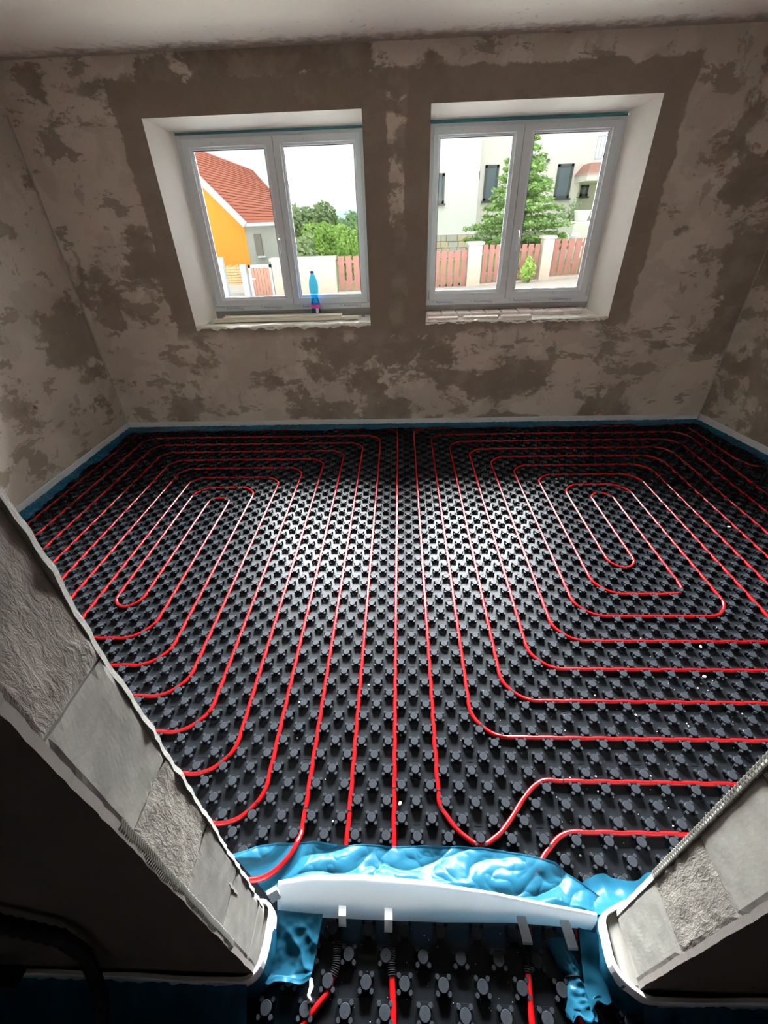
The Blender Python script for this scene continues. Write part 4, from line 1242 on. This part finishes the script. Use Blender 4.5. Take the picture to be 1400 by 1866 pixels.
for px_, pt_, lab in ((at(446, 500, YF_).x, 0.755, 'pale blue steel gate post on the left of the brown gate'), (at(402, 480, YF_).x, 0.93, 'taller pale blue post beside the left window frame edge')):
    boxobj_ = boxobj('gate_post', (px_ - 0.075, px_ + 0.075, YF_ - 0.08, YF_ + 0.08, -0.4, pt_), M['galv'], None, 0.01); tag(boxobj_, lab, 'post')
bm = bmesh.new(); box(bm, -14, -3.3, 13.2, 20.5, -0.5, gz(-4.5) + 0.1); tag(obj('yard', bm, M['paving']), kind='structure')

# pallets leaning by the orange wall
for i in range(2):
    t = thing('wooden_pallet', ('wooden pallet standing under the orange wall, nearer one', 'wooden pallet standing under the orange wall, behind the other')[i], 'pallet', (-4.95, 14.0 + 0.2 * i, 0.2), 'wooden pallets')
    a, b = at(411, 489, 14.0), at(447, 519, 14.0)
    for q in range(7):
        z = b.z + (a.z - b.z) * q / 6.5
        boxobj('slat', (a.x, b.x, 14.0 + 0.2 * i, 14.03 + 0.2 * i, z, z + 0.055), M['pallet'], t)
    for q in range(3):
        x = a.x + (b.x - a.x) * (0.02 + 0.44 * q); boxobj('stringer', (x, x + 0.07, 14.03 + 0.2 * i, 14.16 + 0.2 * i, b.z, a.z + 0.05), M['pallet'], t)

# orange house
HY = 21.0
cr = at(444, 407, HY); er = at(502, 404, HY); rr_ = at(455, 306, HY + 4.2); rl = at(362, 272, HY + 3.2)
t = thing('house', 'orange and grey house with red tiled roof seen through the left window', 'house', (cr.x, HY, -1))
gl_ = at(350, 318, HY)        # gable line continues up to the left
xC, zC = cr.x, cr.z
slope = (gl_.z - zC) / (gl_.x - xC)
ridge_x = xC - 4.6; ridge_z = zC + slope * (-4.6)
# gable (faces us), grey side wall in the same plane further right
bm = bmesh.new()
dep = 9.0
poly = [(ridge_x, -1.0), (xC, -1.0), (xC, zC - 0.08), (ridge_x, ridge_z - 0.08)]
f0 = [bm.verts.new((x, HY, z)) for x, z in poly]; f1 = [bm.verts.new((x, HY + 0.3, z)) for x, z in poly]
bm.faces.new(f0); bm.faces.new(f1[::-1])
for i in range(4): bm.faces.new((f0[i], f1[i], f1[(i + 1) % 4], f0[(i + 1) % 4]))
obj('gable_wall', bm, M['stucco_orange'], t)
gxe = er.x + 1.8
# long side wall runs away to the right
sd = Vector((0.93, 0.37)); n_ = 1.75
def sidep(s, z, o=0.0): return (xC + sd.x * s - sd.y * o * 0, HY + 0.02 + sd.y * s + o, z)
bm = bmesh.new(); quadface(bm, [sidep(0, -1), sidep(n_, -1), sidep(n_, zC - 0.05), sidep(0, zC - 0.05)]); quadface(bm, [sidep(0, -1, .3), sidep(0, zC - .05, .3), sidep(n_, zC - 0.05, .3), sidep(n_, -1, .3)])
obj('side_wall', bm, M['stucco_grey'], t)
# roof slope: eave along the side wall, rising to the ridge
ez0, ez1 = Vector(sidep(-0.05, zC)), Vector(sidep(n_, zC))
rA, rB = at(245, 228, HY + 0.3), at(456, 308, HY + 3.0)
tilt = []
rows = 24
vbase = bmesh.new()
P00, P10, P01, P11 = ez0, ez1, rA, rB + (rB - rA) * 0.02
he = at(502, 356, HY + 2.6)
def roofpt(u, v):
    L_ = P00.lerp(P01, v); R_ = P10.lerp(he, v / 0.5) if v < 0.5 else he.lerp(P11, (v - 0.5) / 0.5)
    return L_.lerp(R_, u)
nrm = (P10 - P00).cross(P01 - P00).normalized()
if nrm.y > 0: nrm = -nrm
bm = bmesh.new()
quadface(bm, [P00, P10, he, P00.lerp(P01, 0.5)]); quadface(bm, [P00.lerp(P01, 0.5), he, P11, P01]); obj('roof_deck', bm, M['tile'], t)
bm = bmesh.new(); cols = 26
for r in range(rows):
    for c in range(cols):
        v0, v1 = r / rows, min(1, (r + 1.12) / rows); u0 = (c + (0.5 if r % 2 else 0)) / cols; u1 = min(1, u0 + 0.94 / cols)
        if u0 >= 1: continue
        a, b, d, e = roofpt(u0, v0), roofpt(u1, v0), roofpt(u1, v1), roofpt(u0, v1)
        lift = nrm * random.uniform(0.035, 0.05)
        q = [bm.verts.new(x) for x in (a + lift, b + lift, d + nrm * 0.01, e + nrm * 0.01, a, b)]
        bm.faces.new((q[0], q[1], q[2], q[3])); bm.faces.new((q[4], q[5], q[1], q[0]))
o = obj('roof_tiles', bm, M['tile'], t); o['kind'] = 'stuff'
# barge board down the gable edge, gutter along the eave
def beam(name, a, b, w_, h_, mat, par):
    a, b = Vector(a), Vector(b); d = (b - a).normalized(); up = Vector((0, 0, 1)); sd_ = d.cross(up).normalized(); u2 = sd_.cross(d)
    bm = bmesh.new(); vs = []
    for p in (a, b):
        for s1, s2 in ((-1, -1), (1, -1), (1, 1), (-1, 1)): vs.append(bm.verts.new(p + sd_ * s1 * w_ / 2 + u2 * s2 * h_ / 2))
    for f_ in ((0, 1, 2, 3), (7, 6, 5, 4), (0, 4, 5, 1), (1, 5, 6, 2), (2, 6, 7, 3), (3, 7, 4, 0)): bm.faces.new([vs[i] for i in f_])
    bmesh.ops.recalc_face_normals(bm, faces=bm.faces[:]); return obj(name, bm, mat, par)
beam('bargeboard', at(447, 410, HY - 0.2), at(352, 316, HY - 0.2), 0.12, 0.22, M['barge'], t)
beam('gutter', ez0 + Vector((0, -0.15, -0.05)), ez1 + Vector((0, -0.15, -0.05)), 0.14, 0.12, M['barge'], t)
a, b = at(453, 427, HY), at(468, 467, HY)
s0, s1 = 0.32, 0.62
bm = bmesh.new(); q = [sidep(s0, b.z, -.01), sidep(s1, b.z, -.01), sidep(s1, a.z, -.01), sidep(s0, a.z, -.01)]; box(bm, q[0][0], q[1][0], q[0][1] - 0.02, q[1][1], b.z, a.z); obj('window', bm, M['slit'], t)
bm = bmesh.new(); box(bm, q[0][0] + 0.05, q[1][0] + 0.1, q[0][1] - 0.08, q[1][1], b.z - 0.06, b.z); obj('window_sill', bm, M['barge'], t)

# white house
WY = 22.0
t = thing('house', 'white two part house with narrow dark windows seen through the right window', 'house', (4, WY, 0))
cT, cB = at(862, 245, WY), at(858, 425, WY)
zs = cB.z
xL_, xR_ = -1.2, at(1052, 360, WY).x
boxobj('bright_wing', (xL_, cB.x, WY - 1.2, WY + 6, zs, 9.0), M['stucco_bright'], t)
boxobj('main_block', (cB.x, xR_, WY, WY + 7, zs, 9.5), M['stucco_white'], t)
boxobj('rear_block', (xR_, xR_ + 6, WY + 1.6, WY + 8, -0.5, 6.0), M['stucco_white'], t)
boxobj('plinth', (xL_ + 0.02, xR_ - 0.02, WY + 0.05, WY + 6, -0.5, zs), M['coping'], t)
# stone cladding of the base, stone by stone
zb = -0.2; z = zs
for row in range(7):
    h = random.uniform(0.14, 0.24); x = xL_ + (0 if row % 2 else -0.1)
    while x < cB.x + 1.4:
        wd = random.uniform(0.22, 0.55)
        yy = WY - 1.2 if x < cB.x - 0.1 else WY
        x1 = min(x + wd, cB.x + 0.02) if x < cB.x - 0.1 else x + wd
        bm = bmesh.new(); box(bm, x + 0.008, x1 - 0.008, yy - random.uniform(0.05, 0.09), yy + 0.06, z - h + 0.008, z - 0.008)
        obj('stone', bm, random.choice((M['stone1'], M['stone2'], M['stone3'])), t); x = x1
    z -= h


def hwindow(u0, v0, u1, v1, Y, sill=True):
    a, b = at(u0, v0, Y), at(u1, v1, Y); x0, x1 = min(a.x, b.x), max(a.x, b.x); z0, z1 = min(a.z, b.z), max(a.z, b.z)
    bm = bmesh.new()
    for q in ((x0, x0 + 0.09, z0, z1), (x1 - 0.09, x1, z0, z1), (x0, x1, z1 - 0.09, z1), (x0, x1, z0, z0 + 0.09)): box(bm, q[0], q[1], Y - 0.04, Y + 0.05, q[2], q[3])
    w_ = obj('window', bm, M['win_dark'], t)
    bm = bmesh.new(); box(bm, x0 + 0.05, x1 - 0.05, Y - 0.01, Y + 0.03, z0 + 0.05, z1 - 0.05); obj('pane', bm, M['win_glass'], w_)
    if sill:
        bm = bmesh.new(); box(bm, x0 - 0.05, x1 + 0.05, Y - 0.14, Y + 0.02, z0 - 0.06, z0); obj('sill', bm, M['win_dark'], w_)


hwindow(885, 301, 904, 366, WY); hwindow(1018, 299, 1036, 361, WY); hwindow(796, 316, 809, 371, WY - 1.2); hwindow(1060, 336, 1070, 358, WY + 1.6)
hwindow(935, 396, 952, 416, WY, False); hwindow(990, 424, 1014, 432, WY, False)
bm = bmesh.new(); a = at(870, 320, WY); box(bm, a.x - 0.1, a.x + 0.1, WY - 0.03, WY, a.z - 0.14, a.z + 0.14); pq = obj('number_plaque', bm, M['win_dark'], t)
bm = bmesh.new(); box(bm, a.x - 0.05, a.x + 0.05, WY - 0.035, WY - 0.03, a.z - 0.08, a.z + 0.06); obj('plaque_face', bm, M['white'], pq)
bm = bmesh.new(); a = at(998, 293, WY); tube(bm, [(a.x, WY - 0.15, a.z), (a.x, WY, a.z)], 0.06, 8); obj('wall_lamp', bm, M['win_dark'], t)
# balcony with canopy roof and railing
a, b = at(1046, 334, WY), at(1110, 318, WY); bx0, bx1 = a.x, a.x + 3.2
boxobj('balcony_slab', (bx0, bx1, WY - 1.4, WY + 1.7, a.z, a.z + 0.22), M['stucco_white'], t)
bm = bmesh.new(); rz = a.z + 0.22
quadface(bm, [(bx0 - 0.05, WY - 1.5, rz), (bx1, WY - 1.5, rz), (bx1, WY - 0.9, rz + 0.35), (bx0 + 0.25, WY - 0.9, rz + 0.35)]); quadface(bm, [(bx0 - 0.05, WY - 1.5, rz), (bx0 + 0.25, WY - 0.9, rz + 0.35), (bx0 + 0.25, WY + 1, rz + 0.35), (bx0 - 0.05, WY + 1, rz)])
obj('balcony_roof_edge', bm, M['slit2'], t)
bm = bmesh.new(); ry = WY - 0.95; rz0 = rz + 0.35
for zz in (rz0 + 0.1, rz0 + 0.75, rz0 + 1.0): tube(bm, [(bx0 + 0.3, ry, zz), (bx1, ry, zz)], 0.025, 5)
xx = bx0 + 0.3
while xx < bx1: tube(bm, [(xx, ry, rz0 + 0.1), (xx, ry, rz0 + 0.75)], 0.014, 4); xx += 0.13
obj('railing', bm, M['galv'], t)
a = at(1085, 380, WY); bm = bmesh.new(); box(bm, a.x - 0.05, a.x + 0.5, WY - 0.6, WY, 0, a.z + 0.6); obj('porch_pier', bm, M['stucco_bright'], t)
# terrace and bins in the yard
a = at(1046, 405, 18.0)
boxobj_ = boxobj('terrace_block', (a.x, a.x + 2.4, 18.0, 19.6, 0, a.z), M['stucco_white'], None, 0.02); tag(boxobj_, 'cream terrace block at the foot of the white house', 'terrace')
for u, lab in ((1031, 'white bin standing behind the fence on the left'), (1050, 'white bin standing behind the fence nearest the terrace')):
    a = at(u, 424, 17.2); bm = bmesh.new(); lathe(bm, [(0.12, 0), (0.145, a.z - 0.12), (0.15, a.z - 0.1), (0.10, a.z)], 12, (a.x, 17.2, 0.0)); tag(obj('bin', bm, M['stucco_bright'], None, True), lab, 'bin', 'white bins behind the fence')
a = at(1062, 396, 18.2); bm = bmesh.new(); lathe(bm, [(0.2, 0), (0.28, 0.3), (0.28, 0.34), (0.24, 0.34)], 12, (a.x + 0.1, 18.6, at(1046, 405, 18.0).z)); tag(obj('flower_pot', bm, M['stucco_bright'], None, True), 'white flower pot standing on the cream terrace block', 'pot')


# ---- plants
def leaves(name, mat, parent, gen, n, size):
    V = []; F = []
    for i in range(n):
        p, nr_, s = gen()
        s *= size; a = Vector((random.gauss(0, 1), random.gauss(0, 1), random.gauss(0, 1)))
        nn = (nr_ + a * 0.45).normalized(); t1 = nn.cross(Vector((random.random(), random.random(), random.random() + 0.1))).normalized(); t2 = nn.cross(t1)
        b = len(V); V += [tuple(p + t1 * s), tuple(p + t2 * s * 0.55), tuple(p - t1 * s), tuple(p - t2 * s * 0.55)]; F.append((b, b + 1, b + 2, b + 3))
    me = bpy.data.meshes.new(name); me.from_pydata(V, [], F); me.update(); return link(name, me, parent, mat)


def bushy(name, label, cat, c, r, mat, n, size, group=None, trunk=True, seed=0):
    c = Vector(c); r = Vector(r)
    t = thing(name, label, cat, (c.x, c.y, 0), group)
    lobes = [(Vector((random.uniform(-.6, .6) * r.x, random.uniform(-.6, .6) * r.y, random.uniform(-.6, .62) * r.z)), random.uniform(0.35, 0.6)) for _ in range(11)] + [(Vector((0, 0, 0)), 0.7)]
    def gen():
        off, sc_ = random.choice(lobes); d = Vector((random.gauss(0, 1), random.gauss(0, 1), random.gauss(0, 1))).normalized(); q = random.uniform(0.72, 1.03)
        return c + off + Vector((d.x * r.x, d.y * r.y, d.z * r.z)) * sc_ * q, d, random.uniform(0.6, 1.3)
    leaves('foliage', mat, t, gen, n, size)
    if trunk:
        bm = bmesh.new(); tube(bm, [(c.x, c.y, -0.6), (c.x + 0.05, c.y, c.z - r.z * 0.4), (c.x, c.y, c.z + r.z * 0.2)], 0.12, 7, radii=[0.14 * r.x ** .5, 0.1 * r.x ** .5, 0.04]); obj('trunk', bm, M['bark'], t, True)
    return t


# spruce
SB, STp = at(940, 445, 15.5), at(930, 262, 15.5)
t = thing('spruce_tree', 'bright green spruce with tiered branches in front of the white house', 'tree', (SB.x, 15.5, 0))
bm = bmesh.new(); tube(bm, [(SB.x, 15.5, 0), (SB.x, 15.5, STp.z)], 0.1, 7, radii=[0.12, 0.015]); obj('trunk', bm, M['bark'], t, True)
branches = []
H0 = 0.75; H1 = STp.z + 0.35
for tier in range(13):
    f_ = tier / 12.0; zc_ = H0 + (H1 - H0) * f_; ln = 1.55 * (1 - f_) ** 0.82 + 0.10
    nb = 9 if tier < 9 else 6
    for q in range(nb):
        an = 2 * PI * q / nb + tier * 0.7 + random.uniform(-0.2, 0.2)
        branches.append((zc_ + random.uniform(-0.08, 0.08), an, ln * random.uniform(0.72, 1.12)))
bw = [b[2] for b in branches]


def gen_spruce():
    z, an, ln = random.choices(branches, bw)[0]; s = random.random() ** 0.7
    wdt = 0.22 * ln * (1 - abs(s - 0.5)) + 0.03
    p = Vector((SB.x + math.cos(an) * ln * s - math.sin(an) * random.gauss(0, wdt * 0.5), 15.5 + math.sin(an) * ln * s + math.cos(an) * random.gauss(0, wdt * 0.5), z + 0.22 * s * ln - 0.15 * s * s * ln + random.gauss(0, 0.035)))
    return p, Vector((0.2 * math.cos(an), 0.2 * math.sin(an), 1)), random.uniform(0.6, 1.3)


leaves('needles', M['leaf_spruce'], t, gen_spruce, 17000, 0.062)
a = at(573, 446, 26); bushy('deciduous_tree', 'large round green tree beyond the garden wall left of hill', 'tree', (a.x, 26, a.z + 0.05), (1.75, 1.6, 2.3), M['leaf_tree'], 9000, 0.13)
for (u, v, Y, rx, rz, lab, mk, n) in ((596, 452, 18.9, 0.78, 0.8, 'bright green shrub above the garden wall coping', 'leaf_shrub', 3500), (643, 450, 16.9, 0.62, 0.85, 'bright green shrub above the red fence panel', 'leaf_shrub', 3500), (553, 462, 15.2, 0.42, 0.45, 'dull green shrub low behind the garden wall left of bottle', 'leaf_tree', 2200)):
    a = at(u, v, Y); bushy('shrub', lab, 'shrub', (a.x, Y, a.z), (rx, 0.6, rz), M[mk], n, 0.06, 'shrubs behind the garden wall')
a = at(962, 490, 12.72); bushy('shrub', 'small light green shrub growing against the middle fence panel', 'shrub', (a.x, 12.70, a.z - 0.05), (0.22, 0.12, 0.33), M['leaf_shrub'], 900, 0.035)
a = at(1038, 400, 20.5); bushy('shrub', 'thin pale shrub against the foot of the white house', 'shrub', (a.x, 20.6, a.z), (0.45, 0.3, 0.75), M['leaf_far'], 500, 0.05)
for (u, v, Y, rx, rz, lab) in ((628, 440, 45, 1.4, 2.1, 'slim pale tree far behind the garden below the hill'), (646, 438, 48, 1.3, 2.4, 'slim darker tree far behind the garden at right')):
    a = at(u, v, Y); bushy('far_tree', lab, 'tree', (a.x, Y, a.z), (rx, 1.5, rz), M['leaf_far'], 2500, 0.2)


def hill(u, v):
    x = -60 + 90 * u; y = 150 + 60 * v
    pk = at(625, 381, 150)
    h = pk.z * math.exp(-((x - pk.x) / 14.0) ** 2) * math.sin(PI * min(1, v * 1.0 + 0.02)) + 1.5 * fnoise(x, y, 0, 0.15) + 0.8 * fnoise(x, y, 3, 0.5)
    hh = pk.z * (0.62 + 0.38 * math.exp(-((x - pk.x) / 10.0) ** 2))
    return (x, y, -4 + (hh + 4 + 0.6 * fnoise(x, y, 0, 0.3) + 0.5 * fnoise(x, y, 5, 0.9)) * math.sin(PI * 0.5 * min(1, v * 2.2)))


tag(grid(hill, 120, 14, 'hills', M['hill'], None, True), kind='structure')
